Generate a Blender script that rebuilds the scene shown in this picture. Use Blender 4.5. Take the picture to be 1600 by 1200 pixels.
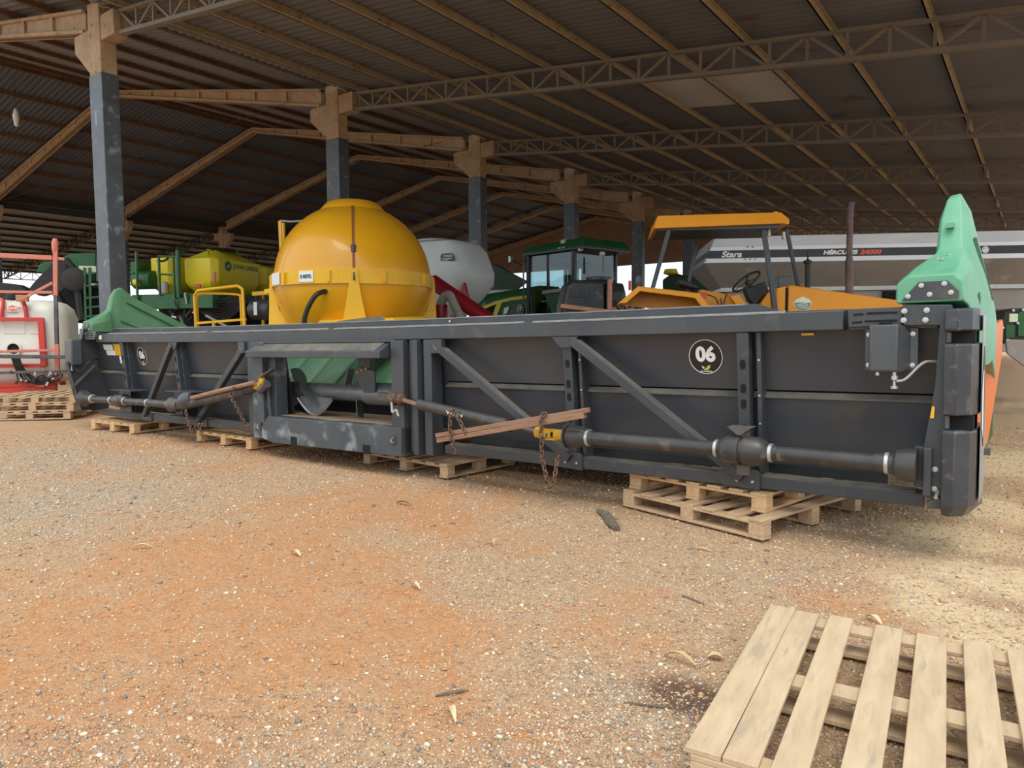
import bpy, math, random
import numpy as np
from mathutils import Matrix, Vector
random.seed(7); RNG = np.random.default_rng(7)
S = bpy.context.scene
COL = S.collection
for o in list(bpy.data.objects): bpy.data.objects.remove(o)

# ------------------------------------------------------------------ camera
FPX, CX, CY, EYE = 1115.0, 800.0, 600.0, 1.40
def _axes():
    d1 = np.array([-705-CX, 532-CY, FPX]); d2 = np.array([1630-CX, 519-CY, FPX])
    X = -d1/np.linalg.norm(d1); Y = d2-(d2@X)*X; Y /= np.linalg.norm(Y)
    return np.array([X, Y, np.cross(X, Y)])
RW = _axes()                       # world = RW @ camera (x right, y down, z forward)
cam = bpy.data.cameras.new('camera'); cam.sensor_width = 36; cam.lens = FPX/1600*36
cam.clip_start = .05; cam.clip_end = 600
camo = bpy.data.objects.new('camera', cam); COL.objects.link(camo)
m = Matrix.Identity(4)
for i in range(3):
    m[i][0] = RW[i, 0]; m[i][1] = -RW[i, 1]; m[i][2] = -RW[i, 2]
m[2][3] = EYE
camo.matrix_world = m
S.camera = camo

# ------------------------------------------------------------------ light
W = bpy.data.worlds.new('overcast_sky'); S.world = W; W.use_nodes = True
nt = W.node_tree; nt.nodes.clear()
wo = nt.nodes.new('ShaderNodeOutputWorld'); bg = nt.nodes.new('ShaderNodeBackground')
bg.inputs[0].default_value = (.86, .94, 1.0, 1); bg.inputs[1].default_value = 1.45
nt.links.new(bg.outputs[0], wo.inputs[0])
sun = bpy.data.lights.new('hazy_sun', 'SUN'); sun.energy = 1.9; sun.angle = math.radians(35); sun.color = (1, .95, .86)
suno = bpy.data.objects.new('hazy_sun', sun); COL.objects.link(suno)
suno.rotation_euler = Vector((-.30, .42, -.86)).to_track_quat('-Z', 'Y').to_euler()
S.view_settings.view_transform = 'Standard'; S.view_settings.look = 'None'
S.view_settings.exposure = 0.0; S.view_settings.gamma = 1.0; S.view_settings.use_curve_mapping = False

# ------------------------------------------------------------------ frames: a pixel of the photograph at a known distance
class Fr:
    def __init__(s, loc=(0, 0, 0), yaw=0, ry=0):
        s.M = Matrix.Translation(loc) @ Matrix.Rotation(math.radians(yaw), 4, 'Z') @ Matrix.Rotation(ry, 4, 'Y')
        s.I = s.M.inverted()
    def __call__(s, u, v, x=None, y=None, z=None):
        d = RW @ np.array([u-CX, v-CY, FPX])
        o = s.I @ Vector((0, 0, EYE)); d = (s.I.to_3x3() @ Vector(d))
        k, val = (0, x) if x is not None else (1, y) if y is not None else (2, z)
        t = (val-o[k])/d[k]
        return o+d*t
WORLD = Fr()
def deep(u, depth):                # ground point below pixel column u at a camera distance
    d = RW @ np.array([u-CX, -75, FPX]); d = d/FPX*depth
    return (float(d[0]), float(d[1]), 0.0)

# ------------------------------------------------------------------ materials
MATS = {}
def mat(name, c, c2=None, rough=.6, metal=0., scale=6., bump=0., stretch=None, spec=.5, detail=6., lo=.35, hi=.68, bscale=None, c3=None, s3=40., coat=0., trans=0., t3=(.6, .72)):
    m = bpy.data.materials.new(name); m.use_nodes = True; n = m.node_tree; b = n.nodes['Principled BSDF']
    b.inputs['Roughness'].default_value = rough; b.inputs['Metallic'].default_value = metal
    b.inputs['Specular IOR Level'].default_value = spec
    b.inputs['Coat Weight'].default_value = coat
    if trans: b.inputs['Transmission Weight'].default_value = trans
    b.inputs['Base Color'].default_value = (*c, 1)
    if c2 or bump:
        tc = n.nodes.new('ShaderNodeTexCoord'); src = tc.outputs['Object']
        if stretch:
            mp = n.nodes.new('ShaderNodeMapping'); mp.inputs['Scale'].default_value = stretch
            n.links.new(src, mp.inputs[0]); src = mp.outputs[0]
        oi = n.nodes.new('ShaderNodeObjectInfo'); ad = n.nodes.new('ShaderNodeVectorMath'); ad.operation = 'ADD'
        sc = n.nodes.new('ShaderNodeMath'); sc.operation = 'MULTIPLY'; sc.inputs[1].default_value = 37.
        n.links.new(oi.outputs['Random'], sc.inputs[0]); n.links.new(src, ad.inputs[0]); n.links.new(sc.outputs[0], ad.inputs[1]); src = ad.outputs[0]
        no = n.nodes.new('ShaderNodeTexNoise'); no.inputs['Scale'].default_value = scale; no.inputs['Detail'].default_value = detail
        no.inputs['Roughness'].default_value = .65
        n.links.new(src, no.inputs['Vector'])
    if c2:
        cr = n.nodes.new('ShaderNodeValToRGB'); cr.color_ramp.elements[0].position = lo; cr.color_ramp.elements[1].position = hi
        cr.color_ramp.elements[0].color = (*c, 1); cr.color_ramp.elements[1].color = (*c2, 1)
        n.links.new(no.outputs['Fac'], cr.inputs[0]); out = cr.outputs[0]
        if c3:
            n3 = n.nodes.new('ShaderNodeTexNoise'); n3.inputs['Scale'].default_value = s3; n3.inputs['Detail'].default_value = 3
            n.links.new(src, n3.inputs['Vector'])
            r3 = n.nodes.new('ShaderNodeValToRGB'); r3.color_ramp.elements[0].position = t3[0]; r3.color_ramp.elements[1].position = t3[1]
            n.links.new(n3.outputs['Fac'], r3.inputs[0])
            mx = n.nodes.new('ShaderNodeMix'); mx.data_type = 'RGBA'
            n.links.new(r3.outputs[0], mx.inputs[0]); n.links.new(out, mx.inputs[6]); mx.inputs[7].default_value = (*c3, 1); out = mx.outputs[2]
        n.links.new(out, b.inputs['Base Color'])
    if bump:
        bn = n.nodes.new('ShaderNodeBump'); bn.inputs['Strength'].default_value = bump; bn.inputs['Distance'].default_value = .01
        if bscale:
            no2 = n.nodes.new('ShaderNodeTexNoise'); no2.inputs['Scale'].default_value = bscale; no2.inputs['Detail'].default_value = 4
            n.links.new(src, no2.inputs['Vector']); n.links.new(no2.outputs['Fac'], bn.inputs['Height'])
        else: n.links.new(no.outputs['Fac'], bn.inputs['Height'])
        n.links.new(bn.outputs[0], b.inputs['Normal'])
    MATS[name] = m
    return m
mat('charcoal_paint', (.040, .048, .058), (.064, .070, .077), .40, scale=1.3, c3=(.085, .082, .076), s3=5.)
mat('charcoal_panel', (.044, .051, .064), (.062, .067, .076), .36, scale=.8, c3=(.066, .064, .063), s3=2.4)
mat('charcoal_dusty', (.07, .072, .072), (.17, .15, .115), .75, scale=3.)
mat('grey_plastic', (.060, .068, .078), (.085, .092, .10), .34, scale=2.)
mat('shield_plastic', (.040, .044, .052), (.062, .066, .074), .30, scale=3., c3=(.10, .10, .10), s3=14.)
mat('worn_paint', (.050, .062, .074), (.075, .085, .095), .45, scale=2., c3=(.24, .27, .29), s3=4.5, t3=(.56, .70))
mat('shield_side_lit', (.30, .305, .31), (.36, .36, .36), .4, scale=3.)  # light grey that paints sky light onto the shield's outer side
mat('bare_edge', (.16, .165, .165), (.34, .34, .33), .6, scale=9., stretch=(1, 6, 6))
mat('hood_green', (.036, .112, .052), (.07, .15, .078), .5, scale=1.6)
mat('groove_green', (.03, .10, .05), rough=.6)
mat('roof_sheet_lit', (.30, .29, .295), (.36, .345, .345), .7, .1, scale=.35)  # paler copy of the roof sheet: light from outside put into colour
mat('slot_black', (.006, .006, .007), rough=.9)
mat('rubber', (.016, .016, .017), (.03, .028, .026), .6, scale=8.)
mat('shaft_black', (.034, .034, .036), (.065, .060, .055), .36, scale=4., c3=(.14, .11, .085), s3=6.)
mat('steel', (.42, .43, .44), (.55, .55, .55), .35, .8, scale=9.)
mat('zinc', (.55, .56, .57), rough=.35, metal=.7)
mat('dark_steel', (.07, .072, .075), (.15, .14, .13), .45, .4, scale=5., c3=(.16, .09, .05), s3=9.)
mat('auger_steel', (.15, .165, .175), (.22, .23, .235), .42, .3, scale=4., c3=(.15, .105, .07), s3=5.)
mat('rust_chain', (.10, .055, .035), (.22, .13, .085), .75, .3, scale=30.)
mat('yellow_joint', (.72, .42, .03), (.62, .33, .03), .45, scale=12., c3=(.12, .07, .03), s3=20.)
mat('crop_green', (.065, .19, .09), (.12, .25, .13), .5, scale=1.6)
mat('snout_green_lit', (.10, .34, .20), (.17, .42, .27), .45, scale=2.2)  # paler green, with the sky light on the right snout put into colour
mat('deere_green', (.008, .085, .022), (.015, .13, .035), .35, scale=2.)
mat('deep_green', (.004, .035, .012), (.012, .06, .02), .5, scale=3.)
mat('deere_yellow', (.80, .66, .02), (.72, .60, .03), .4, scale=1.2)
mat('tank_yellow', (.86, .41, .008), (.78, .37, .012), .32, scale=.7, coat=.3)
mat('frame_yellow', (.92, .52, .008), (.84, .46, .01), .38, scale=2.)
mat('tractor_orange', (.85, .33, .01), (.76, .29, .015), .42, scale=1.5)
mat('flap_orange', (.85, .19, .015), (.78, .17, .02), .45, scale=3.)
mat('red_paint', (.62, .045, .03), (.50, .05, .04), .4, scale=3.)
mat('dark_red', (.36, .008, .02), (.28, .012, .02), .35, scale=3.)
mat('faded_red', (.66, .17, .12), (.55, .22, .15), .55, scale=4., c3=(.5, .4, .33), s3=12.)
mat('salmon', (.62, .27, .17), (.50, .24, .16), .65, scale=5., c3=(.3, .2, .14), s3=14.)
mat('tank_white', (.78, .78, .72), (.68, .66, .58), .4, scale=1.2)
mat('tank_bluewhite', (.66, .72, .74), (.60, .66, .67), .4, scale=1.)
mat('black_poly', (.020, .022, .026), (.045, .047, .052), .38, scale=3., c3=(.10, .10, .105), s3=8.)
mat('silver', (.50, .52, .53), (.60, .62, .63), .4, .1, scale=1.2)
mat('silver_white', (.80, .83, .85), (.74, .77, .79), .4, .1, scale=2.)
mat('dusty_steel', (.27, .25, .23), (.36, .33, .30), .55, .1, scale=.8, c3=(.42, .38, .33), s3=3.)
mat('decal_black', (.012, .012, .016), rough=.35)
mat('decal_white', (.88, .90, .90), rough=.45)
mat('decal_red', (.85, .11, .05), rough=.45)
mat('decal_green', (.02, .15, .04), rough=.45)
mat('decal_lime', (.42, .58, .12), rough=.45)
mat('decal_pale', (.70, .80, .55), rough=.45)
mat('decal_yellow', (.88, .52, .02), rough=.45)
mat('decal_grey', (.22, .24, .27), rough=.45)
mat('decal_navy', (.02, .03, .07), rough=.45)
mat('decal_darkgreen', (.05, .08, .08), rough=.45)
mat('glass_dark', (.02, .028, .03), rough=.06, spec=.9)
mat('glass_clear', (.45, .60, .62), rough=.02, trans=1.)
mat('strap_brown', (.34, .10, .04), (.26, .10, .05), .7, scale=12.)
mat('pipe_rust', (.10, .062, .060), (.18, .12, .11), .6, .2, scale=5., c3=(.22, .15, .12), s3=14.)
mat('hose_grey', (.40, .40, .37), (.33, .33, .30), .6, scale=8.)
mat('hose_black', (.012, .012, .013), rough=.45)
mat('pallet_wood', (.58, .41, .25), (.43, .28, .16), .8, scale=2.2, stretch=(14, 1.2, 14), bump=.25, c3=(.36, .27, .19), s3=3.)
mat('pallet_wood_fresh', (.68, .45, .24), (.54, .33, .16), .78, scale=2.2, stretch=(12, 1.2, 12), bump=.2)
mat('grey_wood', (.60, .45, .285), (.48, .345, .21), .85, scale=2.5, stretch=(9, 1.4, 9), bump=.35, c3=(.42, .32, .22), s3=3.)
mat('red_wood', (.34, .195, .125), (.22, .12, .075), .8, scale=2.5, stretch=(1.2, 14, 14), bump=.3)
mat('bark', (.11, .085, .065), (.19, .15, .11), .95, scale=14., bump=.6)
mat('leaf_dry', (.50, .35, .17), (.66, .50, .28), .8, scale=12.)
mat('leaf_pale', (.72, .58, .38), (.62, .46, .27), .8, scale=12.)
mat('concrete', (.44, .31, .195), (.34, .225, .135), .9, scale=2.4, bump=.3, c3=(.24, .14, .08), s3=7.)
mat('blue_column_paint', (.055, .066, .078), (.085, .10, .115), .42, scale=2.5, bump=.25, c3=(.20, .235, .265), s3=5.)
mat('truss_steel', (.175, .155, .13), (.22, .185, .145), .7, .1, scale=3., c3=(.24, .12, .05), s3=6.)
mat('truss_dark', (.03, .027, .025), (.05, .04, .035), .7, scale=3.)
mat('purlin_steel', (.36, .285, .19), (.42, .345, .24), .75, .1, scale=5., c3=(.26, .11, .04), s3=8.)
mat('purlin_rust', (.16, .075, .04), (.24, .13, .075), .8, scale=5.)
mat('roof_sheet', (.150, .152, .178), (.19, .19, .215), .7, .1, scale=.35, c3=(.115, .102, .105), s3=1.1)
mat('roof_sheet_shaded', (.085, .095, .135), (.11, .122, .165), .7, .1, scale=.35)  # darker, bluer copy of the roof sheet: far slope's shade put into colour
mat('roof_light', (.50, .49, .48), (.56, .55, .54), .75, scale=1.)
mat('gable_sheet', (.25, .14, .09), (.30, .18, .12), .8, scale=.5)
mat('seed_dirt', (.30, .20, .12), (.42, .30, .19), .95, scale=18., bump=.6)

# ------------------------------------------------------------------ mesh building
class MB:
    def __init__(s): s.v = []; s.f = []
    def add(s, vs, fs):
        b = len(s.v); s.v += [tuple(p) for p in vs]; s.f += [tuple(i+b for i in q) for q in fs]; return s
    def hexa(s, p):                # 8 points: bottom ring 0-3, top ring 4-7
        return s.add(p, [(3, 2, 1, 0), (4, 5, 6, 7), (0, 1, 5, 4), (1, 2, 6, 5), (2, 3, 7, 6), (3, 0, 4, 7)])
    def box(s, lo, hi):
        x0, y0, z0 = lo; x1, y1, z1 = hi
        return s.hexa([(x0, y0, z0), (x1, y0, z0), (x1, y1, z0), (x0, y1, z0), (x0, y0, z1), (x1, y0, z1), (x1, y1, z1), (x0, y1, z1)])
    def cbox(s, c, d): return s.box([c[i]-d[i]/2 for i in range(3)], [c[i]+d[i]/2 for i in range(3)])
    def bar(s, a, b, w, h, up=(0, 0, 1)):     # rectangular bar from a to b: w sideways, h along up
        a = Vector(a); b = Vector(b); d = (b-a).normalized(); u = Vector(up)
        sd = d.cross(u)
        if sd.length < 1e-5: sd = d.cross(Vector((0, 1, 0)))
        sd.normalize(); u = sd.cross(d)
        q = [a-sd*w/2-u*h/2, a+sd*w/2-u*h/2, b+sd*w/2-u*h/2, b-sd*w/2-u*h/2]
        return s.hexa([tuple(p) for p in q]+[tuple(p+u*h) for p in q])
    def prism(s, pts, off):        # planar polygon pushed along off
        n = len(pts); o = Vector(off); P = [Vector(p) for p in pts]
        c = sum(((P[i]-P[0]).cross(P[(i+1) % n]-P[0]) for i in range(n)), Vector())
        if c.dot(o) > 0: P = P[::-1]
        return s.add([tuple(p) for p in P]+[tuple(p+o) for p in P],
                     [tuple(range(n)), tuple(range(2*n-1, n-1, -1))]+[(i, i+n, (i+1) % n+n, (i+1) % n)[::1] for i in range(n)])
    def tube(s, pts, r, n=10, cap=True):
        P = [Vector(p) for p in pts]; k = len(P); rs = r if isinstance(r, (list, tuple)) else [r]*k
        rings = []; u = None
        for i in range(k):
            d = (P[min(i+1, k-1)]-P[max(i-1, 0)]).normalized()
            if u is None:
                u = d.cross(Vector((0, 0, 1)));
                if u.length < .1: u = d.cross(Vector((0, 1, 0)))
            u = (u-d*u.dot(d)).normalized(); w = d.cross(u)
            rings.append([tuple(P[i]+(u*math.cos(t)+w*math.sin(t))*rs[i]) for t in [2*math.pi*j/n for j in range(n)]])
        fs = [(i*n+j, i*n+(j+1) % n, (i+1)*n+(j+1) % n, (i+1)*n+j) for i in range(k-1) for j in range(n)]
        if cap: fs += [tuple(range(n-1, -1, -1)), tuple((k-1)*n+j for j in range(n))]
        return s.add([p for q in rings for p in q], fs)
    def lathe(s, prof, o=(0, 0, 0), ax=(0, 0, 1), n=24, a0=0, a1=2*math.pi):   # prof: (radius, along)
        ax = Vector(ax).normalized(); u = ax.orthogonal().normalized(); w = ax.cross(u); o = Vector(o); full = abs(a1-a0) > 6.28
        m = n if full else n+1; vs = []
        for r, h in prof:
            for j in range(m):
                t = a0+(a1-a0)*j/n; vs.append(tuple(o+ax*h+(u*math.cos(t)+w*math.sin(t))*r))
        fs = []
        for i in range(len(prof)-1):
            for j in range(n):
                k = (j+1) % m; fs.append((i*m+j, i*m+k, (i+1)*m+k, (i+1)*m+j))
        if full:
            if prof[0][0] > 1e-4: fs.append(tuple(range(m-1, -1, -1)))
            if prof[-1][0] > 1e-4: fs.append(tuple((len(prof)-1)*m+j for j in range(m)))
        return s.add(vs, fs)
    def loft(s, rings, cap=True, close=True):
        n = len(rings[0]); k = len(rings)
        fs = [(i*n+j, i*n+(j+1) % n, (i+1)*n+(j+1) % n, (i+1)*n+j) for i in range(k-1) for j in range(n if close else n-1)]
        if cap: fs += [tuple(range(n-1, -1, -1)), tuple((k-1)*n+j for j in range(n))]
        return s.add([p for r in rings for p in r], fs)
    def mesh(s, name, m, smooth=40):
        me = bpy.data.meshes.new(name); me.from_pydata(s.v, [], s.f); me.validate()
        import bmesh
        bm = bmesh.new(); bm.from_mesh(me); bmesh.ops.recalc_face_normals(bm, faces=bm.faces); bm.to_mesh(me); bm.free()
        if smooth:
            me.polygons.foreach_set('use_smooth', [True]*len(me.polygons)); me.set_sharp_from_angle(angle=math.radians(smooth))
        me.materials.append(MATS[m]); return me
    def build(s, name, m, parent=None, bev=0, smooth=40, **tags):
        return link(name, s.mesh(name, m, smooth), parent, bev, **tags)
def link(name, me, parent=None, bev=0, **tags):
    o = bpy.data.objects.new(name, me); COL.objects.link(o)
    if parent is not None: o.parent = parent
    if bev:
        b = o.modifiers.new('edge', 'BEVEL'); b.width = bev; b.segments = 2; b.limit_method = 'ANGLE'; b.angle_limit = math.radians(35)
    for k, v in tags.items(): o[k] = v
    return o
def thing(name, label, cat, fr=None, group=None, kind=None):
    o = bpy.data.objects.new(name, None); COL.objects.link(o); o.empty_display_size = .2
    if fr is not None: o.matrix_world = fr.M
    o['label'] = label; o['category'] = cat
    if group: o['group'] = group
    if kind: o['kind'] = kind
    return o
def copy_tree(o, parent=None):
    c = o.copy(); COL.objects.link(c)
    if parent is not None: c.parent = parent
    for ch in list(o.children): copy_tree(ch, c)
    return c
def V(*a): return Vector(a)
_tcache = {}
def text(s, name, mt, parent, o, xd, zd, width=None, height=None, bold=0., shear=0., depth=.003, **tags):
    """lettering as thin geometry: centre o, reading direction xd, up zd"""
    cu = bpy.data.curves.new('t', 'FONT'); cu.body = s; cu.size = 1; cu.offset = bold; cu.shear = shear; cu.extrude = .02; cu.resolution_u = 3
    ob = bpy.data.objects.new('t', cu); COL.objects.link(ob)
    bpy.context.view_layer.update()
    me = bpy.data.meshes.new_from_object(ob.evaluated_get(bpy.context.evaluated_depsgraph_get()))
    bpy.data.objects.remove(ob)
    n = len(me.vertices); a = np.empty(n*3); me.vertices.foreach_get('co', a); a = a.reshape(-1, 3)
    lo, hi = a.min(0), a.max(0); a -= (lo+hi)/2; d = hi-lo
    sx = width/d[0] if width else height/d[1]; sy = height/d[1] if height else sx
    a[:, 0] *= sx; a[:, 1] *= sy; a[:, 2] *= depth/max(d[2], 1e-6)
    xd = Vector(xd).normalized(); zd = Vector(zd); zd = (zd-xd*zd.dot(xd)).normalized(); nd = xd.cross(zd)
    b = a[:, :1]*np.array(xd)+a[:, 1:2]*np.array(zd)+a[:, 2:]*np.array(nd)+np.array(o)
    me.vertices.foreach_set('co', b.ravel()); me.materials.clear(); me.materials.append(MATS[mt]); me.update()
    return link(name, me, parent, **tags)
def disc(o, nrm, r, d, n=24):      # short cylinder
    return MB().lathe([(r, 0), (r, d)], o, nrm, n)
def ringm(o, nrm, r0, r1, d, n=32):
    return MB().lathe([(r0, 0), (r1, 0), (r1, d), (r0, d), (r0, 0)], o, nrm, n)
def bez(a, b, c, d, n=12):
    a, b, c, d = map(Vector, (a, b, c, d))
    return [a*(1-t)**3+b*3*t*(1-t)**2+c*3*t*t*(1-t)+d*t**3 for t in [i/n for i in range(n+1)]]
def arcpts(p, n=8):                # smooth polyline through points (Catmull-Rom)
    P = [Vector(q) for q in p]; P = [P[0]*2-P[1]]+P+[P[-1]*2-P[-2]]; out = []
    for i in range(1, len(P)-2):
        for k in range(n):
            t = k/n; a, b, c, d = P[i-1:i+3]
            out.append(.5*((2*b)+(c-a)*t+(2*a-5*b+4*c-d)*t*t+(3*b-a-3*c+d)*t**3))
    return out+[P[-2]]

# ================================================================== GROUND
def fbm(x, y, s, seed=0, oct=4):
    r = np.random.default_rng(seed); out = np.zeros_like(x); a = 1.; tot = 0
    for _ in range(oct):
        g = r.random((64, 64)); u = x*s+r.random()*50; v = y*s+r.random()*50
        i = np.floor(u).astype(int); j = np.floor(v).astype(int); fu = u-i; fv = v-j
        fu = fu*fu*(3-2*fu); fv = fv*fv*(3-2*fv)
        G = lambda a_, b_: g[a_ % 64, b_ % 64]
        out += a*((G(i, j)*(1-fu)+G(i+1, j)*fu)*(1-fv)+(G(i, j+1)*(1-fu)+G(i+1, j+1)*fu)*fv); tot += a; a *= .55; s *= 2.1
    return out/tot
def axis(lo, hi, fine_lo, fine_hi, d):
    a = list(np.arange(fine_lo, fine_hi, d)); s = d; x = fine_hi
    while x < hi: a.append(x); s *= 1.35; x += s
    a.append(hi); s = d; x = fine_lo; b = []
    while x > lo: s *= 1.35; x -= s; b.append(max(x, lo))
    return np.array(b[::-1]+a)
gx = axis(-150, 120, -13, 2.5, .075); gy = axis(-60, 190, .3, 9.5, .075)
GX, GY = np.meshgrid(gx, gy)
RED = [(915, 728, 1.0, .9), (560, 780, 1.3, .7), (330, 880, 1.2, .9), (620, 985, 1.0, .95), (830, 1130, .5, .8), (150, 960, .8, .8), (120, 1110, .7, .7), (690, 1060, .7, .8), (980, 700, .8, .8), (250, 690, 1.0, .8), (500, 690, 1.2, .6), (1320, 950, .35, .6), (800, 860, .8, .5), (960, 1010, .5, .6), (420, 1080, .6, .6), (1010, 930, .5, .55), (60, 1040, .6, .9)]
SAND = [(1575, 720, 1.2, 1.), (1500, 840, .6, 1.), (1580, 900, .5, 1.), (1490, 950, .36, 1.), (1560, 990, .3, .9), (1590, 640, 1.6, .8), (1420, 905, .3, .7), (1540, 790, .6, 1.)]
GREYS = [(120, 780, 1.6, 1.), (80, 720, 2.0, .9), (880, 1170, .45, .9), (1010, 1090, .5, .9), (1300, 820, .7, .8), (40, 1180, .5, .9), (1180, 900, .5, .7), (400, 1180, .4, .6)]
def field(bl, X, Y):
    o = np.zeros_like(X)
    for u, v, r, a in bl:
        p = WORLD(u, v, z=0); o = np.maximum(o, a*np.exp(-(((X-p.x)/r)**2+((Y-p.y)/(r*.8))**2)))
    return o
def soil(X, Y):
    n1 = fbm(X, Y, .9, 1); n2 = fbm(X, Y, 3.2, 2); n3 = fbm(X, Y, .35, 3)
    red = np.clip((field(RED, X, Y)*1.0+(n1-.5)*1.6+(n2-.5)*1.3+(n3-.5)*.4), 0, 1)
    sand = np.clip(field(SAND, X, Y)*1.45+(n2-.5)*1.4-.18, 0, 1)
    grey = np.clip(field(GREYS, X, Y)*1.0+(n2-.5)*1.0+(n1-.5)*.6, 0, 1)
    st = WORLD(1085, 1082, z=0); st2 = WORLD(1330, 820, z=0)
    stain = np.clip(1.25*np.exp(-(((X-st.x)/.20)**2+((Y-st.y)/.15)**2))+(n2-.5)*.9-.1, 0, 1)
    stain = np.maximum(stain, .45*np.clip(np.exp(-(((X-st2.x)/.35)**2+((Y-st2.y)/.3)**2))*1.2+(n2-.5), 0, 1))
    return red, sand, grey, stain
def ground_z(X, Y):
    w = np.clip(1-np.maximum(np.abs(X+5)-8, 0)/4, 0, 1)*np.clip(1-np.maximum(np.abs(Y-4.5)-5, 0)/3, 0, 1)
    return (-.030*fbm(X, Y, .8, 11)+.010*(fbm(X, Y, 4.5, 12)-.5)+.006*(fbm(X, Y, 11, 13)-.5))*w-.004
GZ = ground_z(GX, GY)
ny, nx = GX.shape
me = bpy.data.meshes.new('floor')
me.vertices.add(nx*ny); me.vertices.foreach_set('co', np.stack([GX, GY, GZ], -1).ravel())
idx = np.arange(nx*ny).reshape(ny, nx)
q = np.stack([idx[:-1, :-1], idx[:-1, 1:], idx[1:, 1:], idx[1:, :-1]], -1).reshape(-1, 4)
me.loops.add(q.size); me.loops.foreach_set('vertex_index', q.ravel())
me.polygons.add(len(q)); me.polygons.foreach_set('loop_start', np.arange(0, q.size, 4)); me.polygons.foreach_set('loop_total', np.full(len(q), 4))
me.polygons.foreach_set('use_smooth', np.ones(len(q), bool)); me.update()
at_ = me.color_attributes.new('soil', 'FLOAT_COLOR', 'POINT')
sr = soil(GX, GY); at_.data.foreach_set('color', np.stack([sr[0], sr[1], sr[2], sr[3]], -1).ravel())
gm = bpy.data.materials.new('dirt_and_gravel'); gm.use_nodes = True; n = gm.node_tree; b = n.nodes['Principled BSDF']
b.inputs['Roughness'].default_value = .95; b.inputs['Specular IOR Level'].default_value = .15
at_n = n.nodes.new('ShaderNodeVertexColor'); at_n.layer_name = 'soil'; sep = n.nodes.new('ShaderNodeSeparateColor'); n.links.new(at_n.outputs[0], sep.inputs[0])
tc = n.nodes.new('ShaderNodeTexCoord')
def noise(sc, de=5, rg=.6):
    t = n.nodes.new('ShaderNodeTexNoise'); t.inputs['Scale'].default_value = sc; t.inputs['Detail'].default_value = de; t.inputs['Roughness'].default_value = rg
    n.links.new(tc.outputs['Object'], t.inputs['Vector']); return t.outputs['Fac']
def ramp(src, *st):
    r = n.nodes.new('ShaderNodeValToRGB'); e = r.color_ramp.elements
    while len(e) < len(st): e.new(.5)
    for i, (p, c) in enumerate(st): e[i].position = p; e[i].color = (*c, 1)
    n.links.new(src, r.inputs[0]); return r.outputs[0]
def mix(f, a, c, mode='MIX'):
    x = n.nodes.new('ShaderNodeMix'); x.data_type = 'RGBA'; x.blend_type = mode
    for s_, v in ((0, f), (6, a), (7, c)):
        if isinstance(v, (int, float)): x.inputs[s_].default_value = v
        elif isinstance(v, tuple): x.inputs[s_].default_value = (*v, 1)
        else: n.links.new(v, x.inputs[s_])
    return x.outputs[2]
def vor(sc, out='Color'):
    t = n.nodes.new('ShaderNodeTexVoronoi'); t.inputs['Scale'].default_value = sc; n.links.new(tc.outputs['Object'], t.inputs['Vector']); return t
v1 = vor(48); v2 = vor(110)
s1 = n.nodes.new('ShaderNodeSeparateColor'); n.links.new(v1.outputs['Color'], s1.inputs[0])
s2 = n.nodes.new('ShaderNodeSeparateColor'); n.links.new(v2.outputs['Color'], s2.inputs[0])
fine = ramp(noise(60, 6, .7), (.3, (.25, .25, .25)), (.7, (.75, .75, .75)))
base = ramp(s1.outputs[0], (0, (.35, .215, .12)), (.25, (.48, .32, .19)), (.5, (.42, .25, .135)), (.75, (.56, .405, .26)), (1, (.35, .25, .17)))
base2 = ramp(s2.outputs[1], (0, (.32, .175, .09)), (.35, (.47, .29, .16)), (.7, (.56, .40, .25)), (1, (.40, .28, .19)))
base = mix(.5, base, base2)
greyc = ramp(s1.outputs[1], (0, (.25, .20, .155)), (.4, (.46, .37, .27)), (.7, (.33, .27, .21)), (1, (.60, .50, .38)))
base = mix(ramp(sep.outputs[2], (.25, (0, 0, 0)), (.85, (.7, .7, .7))), base, greyc)
redc = ramp(noise(25, 6, .7), (.3, (.42, .175, .065)), (.55, (.54, .25, .105)), (.75, (.58, .33, .17)))
rf = mix(1., ramp(sep.outputs[0], (.10, (0, 0, 0)), (.70, (.95, .95, .95))), ramp(noise(9, 8, .8), (.32, (.25, .25, .25)), (.62, (1, 1, 1))), 'MULTIPLY')
base = mix(rf, base, redc)
sandc = ramp(noise(18, 6, .75), (.3, (.52, .37, .20)), (.6, (.72, .55, .34)), (.8, (.80, .64, .42)))
base = mix(ramp(sep.outputs[1], (.2, (0, 0, 0)), (.8, (.85, .85, .85))), base, sandc)
base = mix(ramp(at_n.outputs['Alpha'], (.15, (0, 0, 0)), (.8, (.85, .85, .85))), base, (.10, .05, .032))
base = mix(.35, base, fine, 'OVERLAY')
n.links.new(base, b.inputs['Base Color'])
bmp = n.nodes.new('ShaderNodeBump'); bmp.inputs['Strength'].default_value = .55; bmp.inputs['Distance'].default_value = .012
hs = n.nodes.new('ShaderNodeMath'); hs.operation = 'ADD'
vd = n.nodes.new('ShaderNodeMath'); vd.operation = 'MULTIPLY'; vd.inputs[1].default_value = -.8; n.links.new(v1.outputs['Distance'], vd.inputs[0])
n.links.new(vd.outputs[0], hs.inputs[0]); n.links.new(noise(70, 6, .75), hs.inputs[1]); n.links.new(hs.outputs[0], bmp.inputs['Height']); n.links.new(bmp.outputs[0], b.inputs['Normal'])
me.materials.append(gm)
fl = bpy.data.objects.new('floor', me); COL.objects.link(fl)
fl['kind'] = 'structure'; fl['label'] = 'reddish dirt yard strewn with gravel'; fl['category'] = 'ground'

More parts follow.
